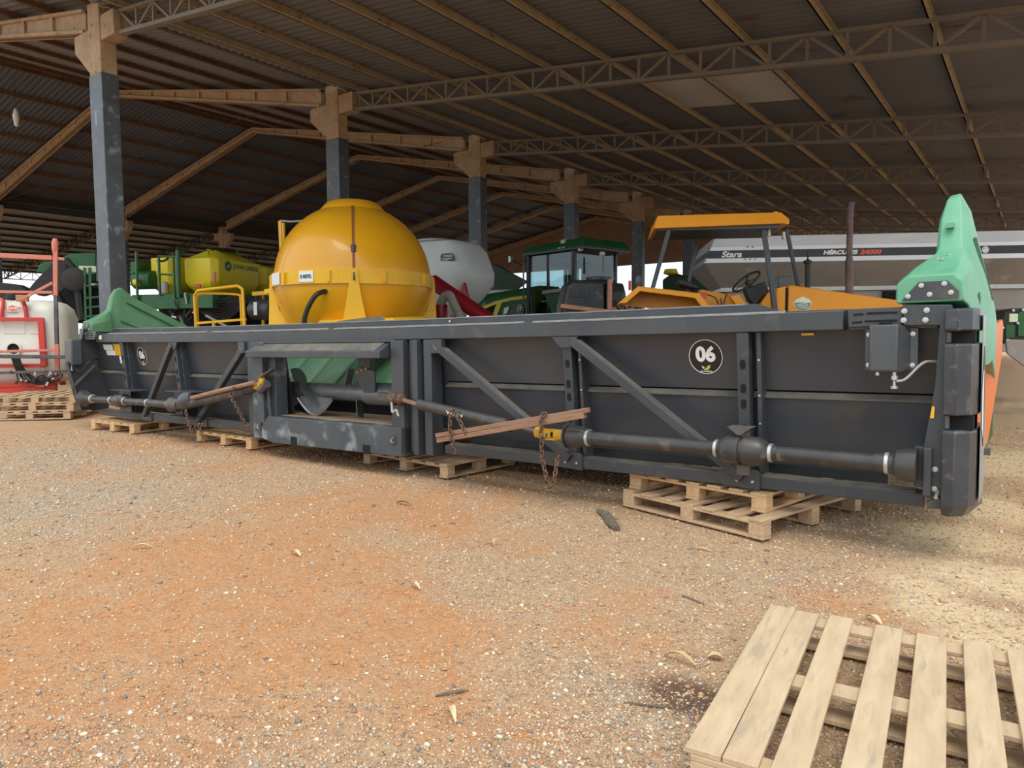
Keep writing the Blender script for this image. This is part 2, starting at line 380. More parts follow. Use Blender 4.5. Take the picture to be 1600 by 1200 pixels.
# loose gravel: nobody could count it
def gravel(num, rlo, rhi, name, label, seed):
    r = np.random.default_rng(seed)
    th = r.uniform(math.radians(-42), math.radians(42), num); rad = 1.9+11*r.random(num)**1.9
    fx, fy = RW[0, 2], RW[1, 2]; rx, ry = RW[0, 0], RW[1, 0]
    X = rad*(np.cos(th)*fx+np.sin(th)*rx); Y = rad*(np.cos(th)*fy+np.sin(th)*ry)
    sr_ = soil(X, Y); keep = r.random(num) < (.14+.80*sr_[2]+.62*(1-sr_[0])-.25*sr_[1]-.7*sr_[3]); X = X[keep]; Y = Y[keep]; rad = rad[keep]; k = len(X)
    base_v = np.array([(1, 0, 0), (0, 1, 0), (-1, 0, 0), (0, -1, 0), (0, 0, .75), (0, 0, -.75)], float)
    fc = np.array([(0, 1, 4), (1, 2, 4), (2, 3, 4), (3, 0, 4), (1, 0, 5), (2, 1, 5), (3, 2, 5), (0, 3, 5)])
    sz = (rlo+(rhi-rlo)*r.random(k)**2.5)*(1+.08*rad)
    v = base_v[None]*(.65+.7*r.random((k, 6, 1)))+r.normal(0, .16, (k, 6, 3))
    a = r.uniform(0, 6.28, k); ca, sa = np.cos(a)[:, None], np.sin(a)[:, None]
    vx = v[..., 0]*ca-v[..., 1]*sa; vy = v[..., 0]*sa+v[..., 1]*ca
    v = np.stack([vx, vy*r.uniform(.6, 1, (k, 1)), v[..., 2]*r.uniform(.5, .9, (k, 1))], -1)*sz[:, None, None]
    v[..., 0] += X[:, None]; v[..., 1] += Y[:, None]; v[..., 2] += (ground_z(X, Y)+sz*.12)[:, None]
    f = (fc[None]+6*np.arange(k)[:, None, None]).reshape(-1, 3)
    me = bpy.data.meshes.new(name); me.vertices.add(k*6); me.vertices.foreach_set('co', v.ravel())
    me.loops.add(f.size); me.loops.foreach_set('vertex_index', f.ravel()); me.polygons.add(len(f))
    me.polygons.foreach_set('loop_start', np.arange(0, f.size, 3)); me.polygons.foreach_set('loop_total', np.full(len(f), 3)); me.update()
    pal = np.array([(.52, .36, .22), (.62, .46, .30), (.44, .26, .14), (.70, .56, .39), (.30, .25, .21), (.46, .41, .35), (.56, .31, .16), (.22, .19, .18), (.78, .68, .53)])
    c = pal[r.choice(9, k, p=[.2, .17, .15, .12, .09, .09, .1, .04, .04])]*r.uniform(.8, 1.15, (k, 1))
    ca_ = me.color_attributes.new('stone', 'FLOAT_COLOR', 'POINT'); ca_.data.foreach_set('color', np.repeat(np.concatenate([c, np.ones((k, 1))], 1), 6, 0).ravel())
    m_ = bpy.data.materials.get('gravel_stone')
    if not m_:
        m_ = bpy.data.materials.new('gravel_stone'); m_.use_nodes = True; nn = m_.node_tree
        vc = nn.nodes.new('ShaderNodeVertexColor'); vc.layer_name = 'stone'; nn.links.new(vc.outputs[0], nn.nodes['Principled BSDF'].inputs['Base Color'])
        nn.nodes['Principled BSDF'].inputs['Roughness'].default_value = .9
    me.materials.append(m_); o = bpy.data.objects.new(name, me); COL.objects.link(o); o['kind'] = 'stuff'; o['label'] = label; o['category'] = 'gravel'
gravel(215000, .0026, .0082, 'fine_gravel', 'fine tan and grey gravel scattered over the dirt yard', 3)
gravel(15000, .006, .015, 'coarse_gravel', 'larger loose stones scattered over the dirt yard', 4)

# ================================================================== BUILDING
XA, XR, XB, Y0, DY, NF = -15.56, -28.2, -40.65, 7.054, 6.0, 8
ORD = ['nearest', 'second', 'third', 'fourth', 'fifth', 'sixth', 'seventh', 'eighth']
def yN(i): return Y0+DY*i
def col_meshes(left=False):
    sh = MB().box((-.27, -.17, -.3), (.27, .17, 6.70)).mesh('painted_shaft', 'blue_column_paint')
    hd_ = MB().box((-.25, -.16, 6.70), (.25, .16, 8.12)).mesh('column_head', 'concrete')
    s = 1 if left else -1
    co = MB().prism([(s*.25, -.13, 6.80), (s*.32, -.13, 6.80), (s*.95, -.13, 7.32), (s*.95, -.13, 7.66), (s*.25, -.13, 7.66)], (0, .26, 0)).mesh('corbel', 'concrete')
    st = MB().box((-s*.25-(.55 if left else 0), -.14, 7.32), (-s*.25+(0 if left else .55), .14, 7.80)).mesh('bracket_stub', 'concrete')
    return sh, hd_, co, st
CM = [col_meshes(False), col_meshes(True)]
def column(x, i, side, label):
    t = thing('concrete_column', label, 'column', Fr((x, yN(i), 0)), 'columns under the main roof' if not side else 'columns under the far side of the roof', 'structure')
    for nme, me_ in zip(('painted_shaft', 'column_head', 'corbel', 'bracket_stub'), CM[side]): link(nme, me_, t, .012)
    return t
COLNOTE = ['nearest blue-grey column, rising behind the green snout of the corn header', 'blue-grey column behind the yellow spherical tank', 'blue-grey column between the white tank and the green tractor cab',
           'blue-grey column rising behind the green tractor cab', 'blue-grey column seen just left of the orange canopy', 'blue-grey column seen beneath the orange canopy', 'seventh column of the row, far behind the trailer', 'farthest column of the row beside the gable']
for i in range(NF): column(XA, i, 0, COLNOTE[i])
for i in range(NF): column(XB, i, 1, f'{ORD[i]} small distant column in the row on the far side of the hall')
def rafter(i):
    t = thing('concrete_rafter', f'{ORD[i]} pale concrete roof frame spanning the hall to its ridge', 'rafter', Fr((XA, yN(i), 0)), 'concrete roof frames', 'structure')
    for s_, (xa, za, xb, zb) in (('right', (-.55, 8.14, XR-XA, 10.56)), ('left', (XR-XA, 10.56, XB-XA+.5, 8.40))):
        def zt(x): return za+(zb-za)*(x-xa)/(xb-xa)
        def dp(x): return .22+.28*abs(x-(XR-XA))/12.6
        w = MB()
        w.hexa([(xa, -.06, zt(xa)-dp(xa)), (xb, -.06, zt(xb)-dp(xb)), (xb, .06, zt(xb)-dp(xb)), (xa, .06, zt(xa)-dp(xa)), (xa, -.06, zt(xa)), (xb, -.06, zt(xb)), (xb, .06, zt(xb)), (xa, .06, zt(xa))]).build('web', 'concrete', t)
        for nm, off, th in (('top_flange', 0, .07), ('bottom_flange', -1, .08)):
            f0 = zt(xa)+off*dp(xa); f1 = zt(xb)+off*dp(xb); sg = -1 if off == 0 else 1
            z0a, z1a = sorted((f0, f0+sg*th)); z0b, z1b = sorted((f1, f1+sg*th))
            MB().hexa([(xa, -.14, z0a), (xb, -.14, z0b), (xb, .14, z0b), (xa, .14, z0a), (xa, -.14, z1a), (xb, -.14, z1b), (xb, .14, z1b), (xa, .14, z1a)]).build(nm, 'concrete', t, .01)
        for k in range(1, 8):
            x = xa+(xb-xa)*k/8
            MB().box((x-.05, -.12, zt(x)-dp(x)+.02), (x+.05, .12, zt(x)-.02)).build('rib', 'concrete', t)
    return t
for i in range(NF): rafter(i)
# steel lattice trusses of the two side aisles
TX0, TZ0, TSL, TLEN = -14.75, 7.77, -.1165, 16.4
def truss(i, side):
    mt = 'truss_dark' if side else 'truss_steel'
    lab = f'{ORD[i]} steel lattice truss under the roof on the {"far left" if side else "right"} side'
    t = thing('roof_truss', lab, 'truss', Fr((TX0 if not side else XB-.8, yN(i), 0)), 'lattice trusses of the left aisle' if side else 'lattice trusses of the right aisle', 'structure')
    sg = -1 if side else 1; L = TLEN; z0 = TZ0+(.15 if side else 0); n_ = 26; dep = lambda x: .41+.005*x
    P = lambda x, b: V(sg*x, 0, z0+TSL*x-(dep(x) if b else 0))
    MB().bar(P(0, 0), P(L, 0), .10, .06).build('top_chord', mt, t); MB().bar(P(0, 1), P(L, 1), .12, .07).build('bottom_chord', mt, t)
    joined = MB(); single = (not side and i < 4)
    for k in range(n_+1):
        x = L*k/n_
        for a, b_ in ((P(x, 0), P(x, 1)), (P(x, 1) if k % 2 else P(x, 0), P(L*(k+1)/n_, 0) if k % 2 else P(L*(k+1)/n_, 1)) if k < n_ else (None, None)):
            if a is None: continue
            if single: MB().bar(a, b_, .05, .045, (0, 1, 0)).build('web_strut', mt, t)
            else: joined.bar(a, b_, .05, .045, (0, 1, 0))
    if not single: joined.build('web', mt, t)
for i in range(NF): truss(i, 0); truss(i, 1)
YE0, YE1 = 5.75, 50.2
def purlin(x, z, parent, m_, sl, h=.13):
    a = math.atan(sl); mb = MB()
    for (y, zz, w, hh) in ((0, 0, .018, h),):
        mb.box((x-.012, YE0+.15, z), (x+.012, YE1-.2, z+h))
    mb.box((x-.012, YE0+.15, z), (x+.062, YE1-.2, z+.015)); mb.box((x-.012, YE0+.15, z+h-.015), (x+.062, YE1-.2, z+h))
    mb.build('purlin', m_, parent)
def roof(name, label, xa, za, xb, zb, xs, pm, ph=.13, sheet='roof_sheet'):
    sl = (zb-za)/(xb-xa); pit = .20; k = int((YE1-YE0)/pit*6); ys = YE0+np.arange(k+1)*pit/6
    ph_ = np.arange(k+1) % 6; dz = np.array([0, .0, .012, .03, .03, .012])[ph_]
    v = []; nxs = 5
    for j in range(nxs):
        x = xa+(xb-xa)*j/(nxs-1); z = za+sl*(x-xa)
        v += [(x, y, z+d+.005) for y, d in zip(ys, dz)]
    f = [(j*(k+1)+a, j*(k+1)+a+1, (j+1)*(k+1)+a+1, (j+1)*(k+1)+a) for j in range(nxs-1) for a in range(k)]
    t = MB().add(v, f).build(name, sheet, None, kind='structure', label=label, category='roof')
    for x in xs: purlin(x, za+sl*(x-xa)-ph, t, pm, sl, ph)
    return t
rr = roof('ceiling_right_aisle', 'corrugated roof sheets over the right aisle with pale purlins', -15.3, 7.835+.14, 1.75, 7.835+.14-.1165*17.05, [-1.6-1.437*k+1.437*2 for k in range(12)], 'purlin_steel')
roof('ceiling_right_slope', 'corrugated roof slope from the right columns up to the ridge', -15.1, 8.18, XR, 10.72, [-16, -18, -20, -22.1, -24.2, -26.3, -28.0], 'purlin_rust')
roof('ceiling_left_slope', 'dark corrugated roof slope beyond the ridge', XR, 10.72, -41.2, 8.45, [-28.5, -30.5, -32.3, -34.1, -35.9, -37.7, -39.5], 'purlin_rust', sheet='roof_sheet_shaded')
roof('ceiling_left_aisle', 'low corrugated roof over the far left aisle', -41.0, 8.06, -58, 8.06-.1165*17, [-41.8-1.45*k for k in range(12)], 'truss_dark', sheet='roof_sheet_lit')
sk = [(-7.5, 15.0), (-4.5, 15.0), (-4.5, 17.25), (-7.5, 17.25)]
zz = lambda x: 7.975-.1165*(x+15.3)
MB().hexa([(x, y, zz(x)-.022) for x, y in sk]+[(x, y, zz(x)-.008) for x, y in sk]).build('pale_roof_panel', 'roof_light', rr, label='pale grey replacement roof sheet')
MB().box((-41.16, YE0+.2, 7.75), (-41.08, YE1-.2, 8.52)).build('wall_fascia', 'truss_dark', None, kind='structure', label='dark fascia strip between the main roof and the far left aisle', category='fascia')
# gable cladding at the far end, eave lattice at the left
gw = MB(); gy_ = yN(7)+.25
gp = [(-57, gy_, 5.95), (-41, gy_, 6.65), (1.6, gy_, 6.62), (1.6, gy_, 6.02)]
MB().prism([(-41.0, gy_, 6.65), (.5, gy_, 6.65), (-15.3, gy_, 7.95), (XR, gy_, 10.68), (-41.0, gy_, 8.4)][0:1]+[(-4.0, gy_, 6.65), (-15.3, gy_, 8.06), (XR, gy_, 10.74), (-41.0, gy_, 8.50)], (0, .08, 0)).build('wall_gable', 'gable_sheet', None, kind='structure', label='brown sheet gable wall at the far end of the hall', category='wall')
for k in range(3):
    a_, b_ = [(-39, -35), (-26, -22), (-14.5, -11)][k]
    MB().bar((a_, gy_-.1, 6.7), (b_, gy_-.1, 7.9), .04, .04).build('wall_brace', 'truss_steel', bpy.data.objects['wall_gable'])
ea = thing('trim_1', 'thin lattice eave beam against the sky at far left', 'beam', Fr((-57.2, 0, 0)), None, 'structure')
MB().bar((0, YE0, 6.05), (0, YE1, 6.05), .08, .06).build('top_chord', 'truss_dark', ea); MB().bar((0, YE0, 5.45), (0, YE1, 5.45), .08, .06).build('bottom_chord', 'truss_dark', ea)
wb = MB()
for k in range(60):
    y = YE0+.74*k; wb.bar((0, y, 5.45), (0, y, 6.05), .04, .04, (0, 1, 0)); wb.bar((0, y, 5.45 if k % 2 else 6.05), (0, y+.74, 6.05 if k % 2 else 5.45), .035, .035)
wb.build('web', 'truss_dark', ea)
for i, (a_, b_) in enumerate((((-17.5, 8.0), (-39, 7.75)), ((-17, 8.1), (-40, 7.9)))):
    t = MB().tube([(a_[0], yN(i+1)-.2, a_[1]), (-28, yN(i+1)-.2, 7.75), (b_[0], yN(i+1)-.2, b_[1])], .009, 5).build('tie_cable', 'truss_dark', None, label=f'thin steel tie cable stretched across the {ORD[i+1]} roof frame', category='cable', kind='structure')
lp = WORLD(25, 181, y=10)
t = thing('hanging_lamp', 'small pale lamp hanging under the dark roof at upper left', 'lamp', Fr(lp))
MB().lathe([(.02, .25), (.05, .22), (.11, .0), (.10, -.05), (.06, -.32), (.02, -.36)], n=12).build('lamp_body', 'tank_white', t); MB().tube([(0, 0, .2), (0, 0, 1.28)], .008, 5).build('cord', 'hose_black', t)

# ================================================================== CORN HEADER
HF = Fr((-1.9, 5.12, 0), 0, -.0107)
HO = thing('corn_header', 'long charcoal corn header with green end snouts, resting on pallets', 'header', HF)
def H(u, v, y=5.12): p = HF(u, v, y=y-5.12); return V(p.x-1.9, y, p.z)      # pixel -> X, Y, height along the header
def HX(u, v, X): p = HF(u, v, x=X+1.9); return V(X, p.y+5.12, p.z)
def sagged(x, y, z):
    return (x+1.9, y-5.12, z+.0009*(x+5.5)**2*max(0, min(1.3, (z-.45)/.95)))
def hb(mb, name, m_, parent=HO, bev=0, **k):
    if parent is HO or k.pop('sub', True):
        mb.v = [sagged(*p) for p in mb.v]
    return mb.build(name, m_, parent, bev, **k)
def seg(mb, x0, x1, sec, n=5):    # closed (y,z) section swept along x
    return mb.loft([[(x0+(x1-x0)*i/n, y, z) for y, z in sec] for i in range(n+1)])
# long members
for nm, a, b_ in (('top_beam', -11.72, -1.03),):
    hb(seg(MB(), a, b_, [(5.03, 1.395), (5.03, 1.52), (5.05, 1.528), (5.17, 1.528), (5.17, 1.395)], 12), nm, 'charcoal_paint', bev=.006)
hb(seg(MB(), -11.6, -1.72, [(5.24, 1.50), (5.24, 1.590), (5.25, 1.60), (5.36, 1.60), (5.36, 1.50)], 12), 'rear_rail', 'charcoal_paint', bev=.003)
hb(seg(MB(), -11.55, -1.74, [(5.237, 1.592), (5.237, 1.600), (5.26, 1.603), (5.26, 1.594)], 12), 'worn_edge', 'bare_edge')
hb(MB().lathe([(.012, 0), (.012, .012)], (-4.62, 5.24, 1.565), (0, -1, 0), 10), 'rail_bolt', 'zinc')
hb(MB().prism([(-1.72, 5.24, 1.50), (-1.72, 5.24, 1.60), (-1.68, 5.24, 1.60), (-1.48, 5.24, 1.53), (-1.48, 5.24, 1.50)], (0, .12, 0)), 'rail_end', 'charcoal_paint')
for k, (a, b_) in enumerate(((-11.3, -8.6), (-8.5, -6.2), (-6.1, -3.6), (-3.5, -1.4))):
    hb(seg(MB(), a, b_, [(5.027, 1.516), (5.027, 1.525), (5.06, 1.534), (5.06, 1.525)], 3), 'worn_edge', 'bare_edge')
hb(seg(MB(), -12.0, -.46, [(5.17, 1.40), (5.17, 1.53), (5.5, 1.50), (5.5, 1.40)], 10), 'top_cover', 'charcoal_dusty')
for a, b_ in ((-11.9, -7.7), (-4.62, -.56)):
    hb(seg(MB(), a, b_, [(5.12, .287), (5.12, .372), (5.24, .378), (5.24, .287)], 6), 'lower_beam', 'charcoal_paint', bev=.006)
    hb(seg(MB(), a+.05, b_-.05, [(5.122, .3725), (5.122, .381), (5.225, .387), (5.225, .379)], 6), 'beam_dust_ledge', 'charcoal_dusty')
    hb(seg(MB(), a+.1, b_-.25, [(5.40, .36), (5.40, .46), (5.50, .46), (5.50, .36)], 4), 'inner_beam', 'charcoal_paint')
# rear panels between the posts
def panel(x0, x1):
    hb(seg(MB(), x0, x1, [(5.155, 1.40), (5.235, .985), (5.25, .985), (5.17, 1.40)], 3), 'upper_panel', 'charcoal_panel')
    hb(seg(MB(), x0, x1, [(5.245, .972), (5.20, .942), (5.20, .930), (5.26, .930)], 3), 'ledge_strip', 'charcoal_dusty')
    hb(seg(MB(), x0, x1, [(5.215, .934), (5.33, .44), (5.345, .44), (5.23, .934)], 3), 'lower_panel', 'charcoal_panel')
PX = [-12.0, -10.97, -9.47, -7.72, None, -4.66, -3.18, -1.69, -.50]
for a, b_ in zip(PX, PX[1:]):
    if a is not None and b_ is not None: panel(a, b_)
hb(seg(MB(), -12.0, -.5, [(5.26, .99), (5.36, .30), (5.38, .30), (5.28, 1.0)], 2) if False else seg(MB(), -7.72, -7.2, [(5.17, 1.40), (5.3, .5), (5.32, .5), (5.19, 1.40)], 1), 'upper_panel', 'charcoal_panel')
hb(seg(MB(), -5.2, -4.66, [(5.17, 1.40), (5.3, .5), (5.32, .5), (5.19, 1.40)], 1), 'upper_panel', 'charcoal_panel')
# slotted posts
def post(x, w=.085, slots=(), foot=True):
    zt, zb = 1.392, .30
    yt, yb = 5.035, 5.13
    p = MB().hexa([(x-w/2, yb, zb), (x+w/2, yb, zb), (x+w/2, yb+.11, zb), (x-w/2, yb+.11, zb), (x-w/2, yt, zt), (x+w/2, yt, zt), (x+w/2, yt+.11, zt), (x-w/2, yt+.11, zt)])
    o = hb(p, 'slotted_post', 'charcoal_paint', bev=.005)
    for z in slots:
        y = yt+(yb-yt)*(zt-z)/(zt-zb)
        pts = [(x+.02*math.cos(t), yt+(yb-yt)*(zt-q)/(zt-zb)-.0025, q) for t, q in [(t, z+.014*(1 if math.sin(t) > 0 else -1)+.02*math.sin(t)) for t in np.linspace(.1, .1+2*math.pi, 17)[:-1]]]
        hb(MB().prism(pts, (0, .004, 0)), 'slot', 'slot_black', o)
    return o
SL = (1.17, 1.0, .89, .71)
for x in (-10.93, -9.43, -3.165, -1.695): post(x, slots=SL)
for x in (-10.86, -9.36, -3.085, -1.61):      # shaded web flange beside each post
    hb(MB().hexa([(x, 5.17, .35), (x+.03, 5.17, .35), (x+.03, 5.3, .35), (x, 5.3, .35), (x, 5.08, 1.39), (x+.03, 5.08, 1.39), (x+.03, 5.2, 1.39), (x, 5.2, 1.39)]), 'post_flange', 'charcoal_paint')
    for z in (1.2, .95, .75, .62): hb(MB().lathe([(.008, 0), (.008, .006)], (x+.015, 5.08+.09*(1.39-z), z), (0, -1, 0), 8), 'rivet', 'zinc')
# gussets
for x, l, r in ((-3.165, .14, .12), (-9.43, .10, .10)):
    hb(MB().prism([(x-l, 5.025, 1.392), (x+r, 5.025, 1.392), (x+.05, 5.025, 1.30), (x-.05, 5.025, 1.30)], (0, .03, 0)), 'top_gusset', 'charcoal_paint', bev=.003)
for x0, x1 in ((-4.66, -4.53), (-7.86, -7.73)):
    hb(MB().box((x0, 5.0, 1.26), (x1, 5.06, 1.392)), 'top_gusset', 'charcoal_paint', bev=.003)
    c = V((x0+x1)/2, 4.998, 1.325)
    hb(MB().tube([c+V(-.02, 0, .025), c+V(-.03, 0, .01), c+V(0, 0, -.03), c+V(.02, 0, -.02)], .004, 6), 'slot', 'decal_grey')
for x in (-1.70, -3.17, -10.35 if False else -3.17):
    pass
for xa, xb in ((-1.86, -1.585), (-3.40, -3.06)):
    f = hb(MB().prism([(xa-.09, 5.10, .375), (xa, 5.10, .29), (xb, 5.10, .275), (xb, 5.10, .40), (xb-.03, 5.10, .42), (xa+.05, 5.10, .41)], (0, .03, 0)), 'foot_plate', 'charcoal_paint', bev=.003)
    for bx in (xb-.05, xb-.16): hb(MB().lathe([(.013, 0), (.013, .01), (.006, .016)], (bx, 5.10, .335), (0, -1, 0), 8), 'bolt', 'zinc', f)
for xa, xb in ((-10.5, -10.25), (-9.02, -8.8)):
    f = hb(MB().box((xa, 5.10, .285), (xb, 5.13, .385)), 'foot_plate', 'charcoal_paint', bev=.003)
    for bx in (xa+.06, xa+.13): hb(MB().lathe([(.012, 0), (.012, .01)], (bx, 5.10, .33), (0, -1, 0), 8), 'bolt', 'zinc', f)
# diagonal braces
def diag(a, b_, w=.075):
    a = V(*a); b_ = V(*b_); d = (b_-a).normalized(); nrm = V(0, -1, 0); s_ = d.cross(nrm).normalized()
    if s_.z < 0: s_ = -s_
    q = [a-s_*w/2, b_-s_*w/2, b_+s_*w/2, a+s_*w/2]
    o = hb(MB().hexa([p+V(0, .07, 0) for p in q]+[tuple(p) for p in q]), 'diagonal_brace', 'charcoal_paint', bev=.006)
    t = [p+s_*(w/2+.001) for p in (a, b_)]
    hb(MB().hexa([t[0]+d*.05+V(0, .006, 0), t[1]-d*.05+V(0, .006, 0), t[1]-d*.05+V(0, .066, 0), t[0]+d*.05+V(0, .066, 0)]+[p+s_*.004 for p in (t[0]+d*.05+V(0, .006, 0), t[1]-d*.05+V(0, .006, 0), t[1]-d*.05+V(0, .066, 0), t[0]+d*.05+V(0, .066, 0))]), 'dust_line', 'charcoal_dusty', o)
diag((-4.56, 5.0, 1.30), (-3.17, 5.06, .37)); diag((-3.10, 5.0, 1.36), (-1.70, 5.06, .36))
diag((-9.47, 5.0, 1.36), (-10.42, 5.06, .36)); diag((-7.80, 5.0, 1.30), (-8.98, 5.06, .36))
# ------------------------------------------------ centre frame with feeder opening
hb(MB().loft([[(x, y, z) for y, z in ((4.86, 1.215), (4.86, 1.285), (5.02, 1.375), (5.12, 1.375), (5.12, 1.215))] for x in (-7.50, -7.44, -5.28, -5.22)]), 'visor', 'charcoal_paint', bev=.005)
hb(MB().hexa([(-7.43, 4.866, 1.291), (-5.29, 4.866, 1.291), (-5.29, 5.015, 1.3755), (-7.43, 5.015, 1.3755), (-7.43, 4.868, 1.294), (-5.29, 4.868, 1.294), (-5.29, 5.015, 1.379), (-7.43, 5.015, 1.379)]), 'visor_dust', 'charcoal_dusty')
hb(MB().box((-7.6, 4.99, 1.375), (-5.15, 5.12, 1.40)), 'visor_lip', 'charcoal_paint')
for x0, x1, y0, z0 in ((-7.52, -7.30, 4.95, .26), (-7.29, -7.15, 5.02, .40), (-7.72, -7.60, 5.03, .27), (-5.19, -5.02, 4.98, .26), (-4.99, -4.93, 5.04, .28), (-4.90, -4.83, 4.98, .27), (-4.78, -4.68, 5.02, .27)):
    hb(MB().box((x0, y0, z0), (x1, y0+.16, 1.39)), 'frame_post', 'worn_paint' if x0 in (-7.52, -7.29) else 'charcoal_paint', bev=.006)
hb(MB().box((-7.15, 5.18, 1.25), (-7.02, 5.3, 1.39)), 'frame_post', 'charcoal_paint')
cb = hb(MB().prism([(-7.33, 4.93, .265), (-7.12, 4.93, .225), (-5.02, 4.93, .245), (-5.02, 4.93, .53), (-7.2, 4.93, .53), (-7.33, 4.93, .40)][::1], (0, .16, 0)), 'sill_beam', 'worn_paint', bev=.008)
for u in (496+-8, 586): pass
for x in (-6.72, -5.52): hb(MB().box((x-.055, 4.926, .232), (x+.055, 4.94, .325)), 'fork_notch', 'slot_black', cb)
for x in (-7.36, -5.12):
    hb(MB().loft([[(x-.03, 4.92, z), (x+.03, 4.92, z), (x+.03, 4.935, z), (x-.03, 4.935, z)] for z in (.36, .45)]), 'latch', 'dark_steel', cb)
    hb(MB().tube([(x, 4.91, .38), (x-.015, 4.90, .405), (x+.015, 4.90, .43)], .006, 6), 'latch_pin', 'zinc', cb)
hb(MB().loft([[(x, y, z) for y, z in ((5.09, .50), (5.09, .535), (5.45, .515), (5.80, .53), (5.80, .50))] for x in (-7.2, -5.0)]), 'trough_floor', 'seed_dirt')
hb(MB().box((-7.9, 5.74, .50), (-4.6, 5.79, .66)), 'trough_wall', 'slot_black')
hb(seg(MB(), -11.8, -.6, [(5.80, .56), (5.80, .60), (6.62, 1.28), (6.66, 1.24)], 1), 'gap_backing', 'slot_black')  # black backing under the hoods, painting the shade in the gaps between them
# auger
AY, AZ = 5.46, .80
au = hb(MB().tube([(-7.9, AY, AZ+.01), (-6.55, AY, AZ), (-4.9, AY, AZ)], .095, 20), 'auger_tube', 'auger_steel')
hb(MB().tube([(-6.05, AY, AZ), (-5.5, AY, AZ)], .125, 24), 'auger_sleeve', 'auger_steel', au)
def flight(x0, x1, a0, a1, ro, nm='auger_flight'):
    k = 36; vs = []; fs = []
    for i in range(k+1):
        t = i/k; a = a0+(a1-a0)*t; x = x0+(x1-x0)*t
        for r in (.09, ro):
            for dx in (-.004, .004): vs.append((x+dx, AY+r*math.cos(a), AZ+r*math.sin(a)))
    for i in range(k):
        b0 = i*4; c0 = b0+4
        fs += [(b0, b0+2, c0+2, c0), (b0+1, c0+1, c0+3, b0+3), (b0+2, b0+3, c0+3, c0+2)]
    hb(MB().add(vs, fs), nm, 'auger_steel', au)
flight(-8.05, -7.35, .4, 2.6*math.pi, .27); flight(-7.1, -6.75, 2.2, 3.9, .24)
flight(-5.35, -4.8, math.pi*.9, math.pi*2.5, .29)
for x, a in ((-6.42, 1.45), (-6.2, 4.55), (-5.55, 4.7)):
    d = V(0, math.cos(a), math.sin(a)); s_ = V(1, 0, 0).cross(d)
    hb(MB().hexa([V(x-.06, AY, AZ)+d*r+s_*e+V(dx, 0, 0) for r, dx in ((.08, 0), (.27, .05)) for e, dx2 in ((-.06, 0), (.06, 0), (.068, .0), (-.052, 0))]) if False else MB().bar(V(x, AY, AZ)+d*.08, V(x+.04, AY, AZ)+d*.27, .13, .012, (1, .3, 0)), 'auger_paddle', 'dark_steel', au)
hb(MB().prism([(-5.98, AY-.14, .82), (-5.80, AY-.14, .83), (-5.80, AY-.14, 1.06), (-6.06, AY-.14, 1.10), (-6.12, AY-.14, 1.02)], (0, .02, 0)), 'auger_hanger', 'charcoal_paint')
hb(MB().box((-6.10, AY-.10, 1.05), (-5.92, AY-.02, 1.42)), 'hanger_arm', 'charcoal_paint')
for k in range(3): hb(MB().lathe([(.012, 0), (.012, .01)], (-6.07+.07*k, AY-.14, 1.045+.02*k), (0, -1, 0), 8), 'bolt', 'yellow_joint')
hb(MB().lathe([(.30, -.02), (.34, 0), (.34, .03), (.30, .05)], (-7.0, 5.62, .86), (1, .2, 0), 28, math.radians(0), math.radians(360)), 'trough_ring', 'steel') if False else None
hb(MB().tube([V(-7.12+.62*t, 5.30, .72-.62*math.sin(math.pi*t)*.30) for t in np.linspace(0, 1, 13)], .018, 6), 'trough_lip', 'steel')
hb(MB().loft([[(-7.12+.62*t, 5.31, .72-.62*math.sin(math.pi*t)*.29), (-7.12+.62*t, 5.33, .74)] for t in np.linspace(.02, .98, 12)], cap=False, close=False), 'trough_plate', 'auger_steel')
# row hoods over the snouts, one per row
NR = 22
rowm = None
for k in range(NR):
    x = -11.55+k*(10.65/(NR-1)); rings = []
    for y, zt, hw, zb in ((5.80, .74, .236, .63), (5.94, .88, .238, .76), (6.60, 1.44, .238, 1.31), (6.80, 1.46, .22, 1.25), (7.3, 1.08, .19, .5), (8.0, .50, .10, .14), (8.35, .20, .03, .10)):
        rings.append([(x+hw*math.cos(t), y, zb+(zt-zb)*max(0, math.sin(t))**.8) for t in np.linspace(0, math.pi, 11)]+[(x-hw*.9, y, zb-.02), (x+hw*.9, y, zb-.02)])
    hb(MB().loft(rings), 'row_hood', 'hood_green')
hb(MB().bar((-5.62, 5.62, .74), (-5.30, 6.6, 1.02), .05, .03), 'chain_guard', 'flap_orange'); hb(MB().bar((-5.30, 6.6, 1.02), (-5.22, 6.85, 1.08), .06, .04), 'chain_guard', 'decal_yellow')
tp = H(540, 487, 5.75)
hb(MB().loft([[(tp.x-.42, 5.6, 1.42), (tp.x-.05, 5.6, 1.60), (tp.x+.06, 5.6, 1.63), (tp.x+.30, 5.6, 1.42)], [(tp.x-.36, 6.3, 1.35), (tp.x-.02, 6.3, 1.70), (tp.x+.05, 6.3, 1.71), (tp.x+.36, 6.3, 1.35)]]), 'centre_hood', 'charcoal_dusty')
hb(seg(MB(), -12.0, -7.6, [(5.275, 1.05), (5.285, .88), (5.295, .88), (5.285, 1.05)], 4), 'groove_plate', 'slot_black'); hb(seg(MB(), -4.7, -.5, [(5.275, 1.05), (5.285, .88), (5.295, .88), (5.285, 1.05)], 4), 'groove_plate', 'slot_black')
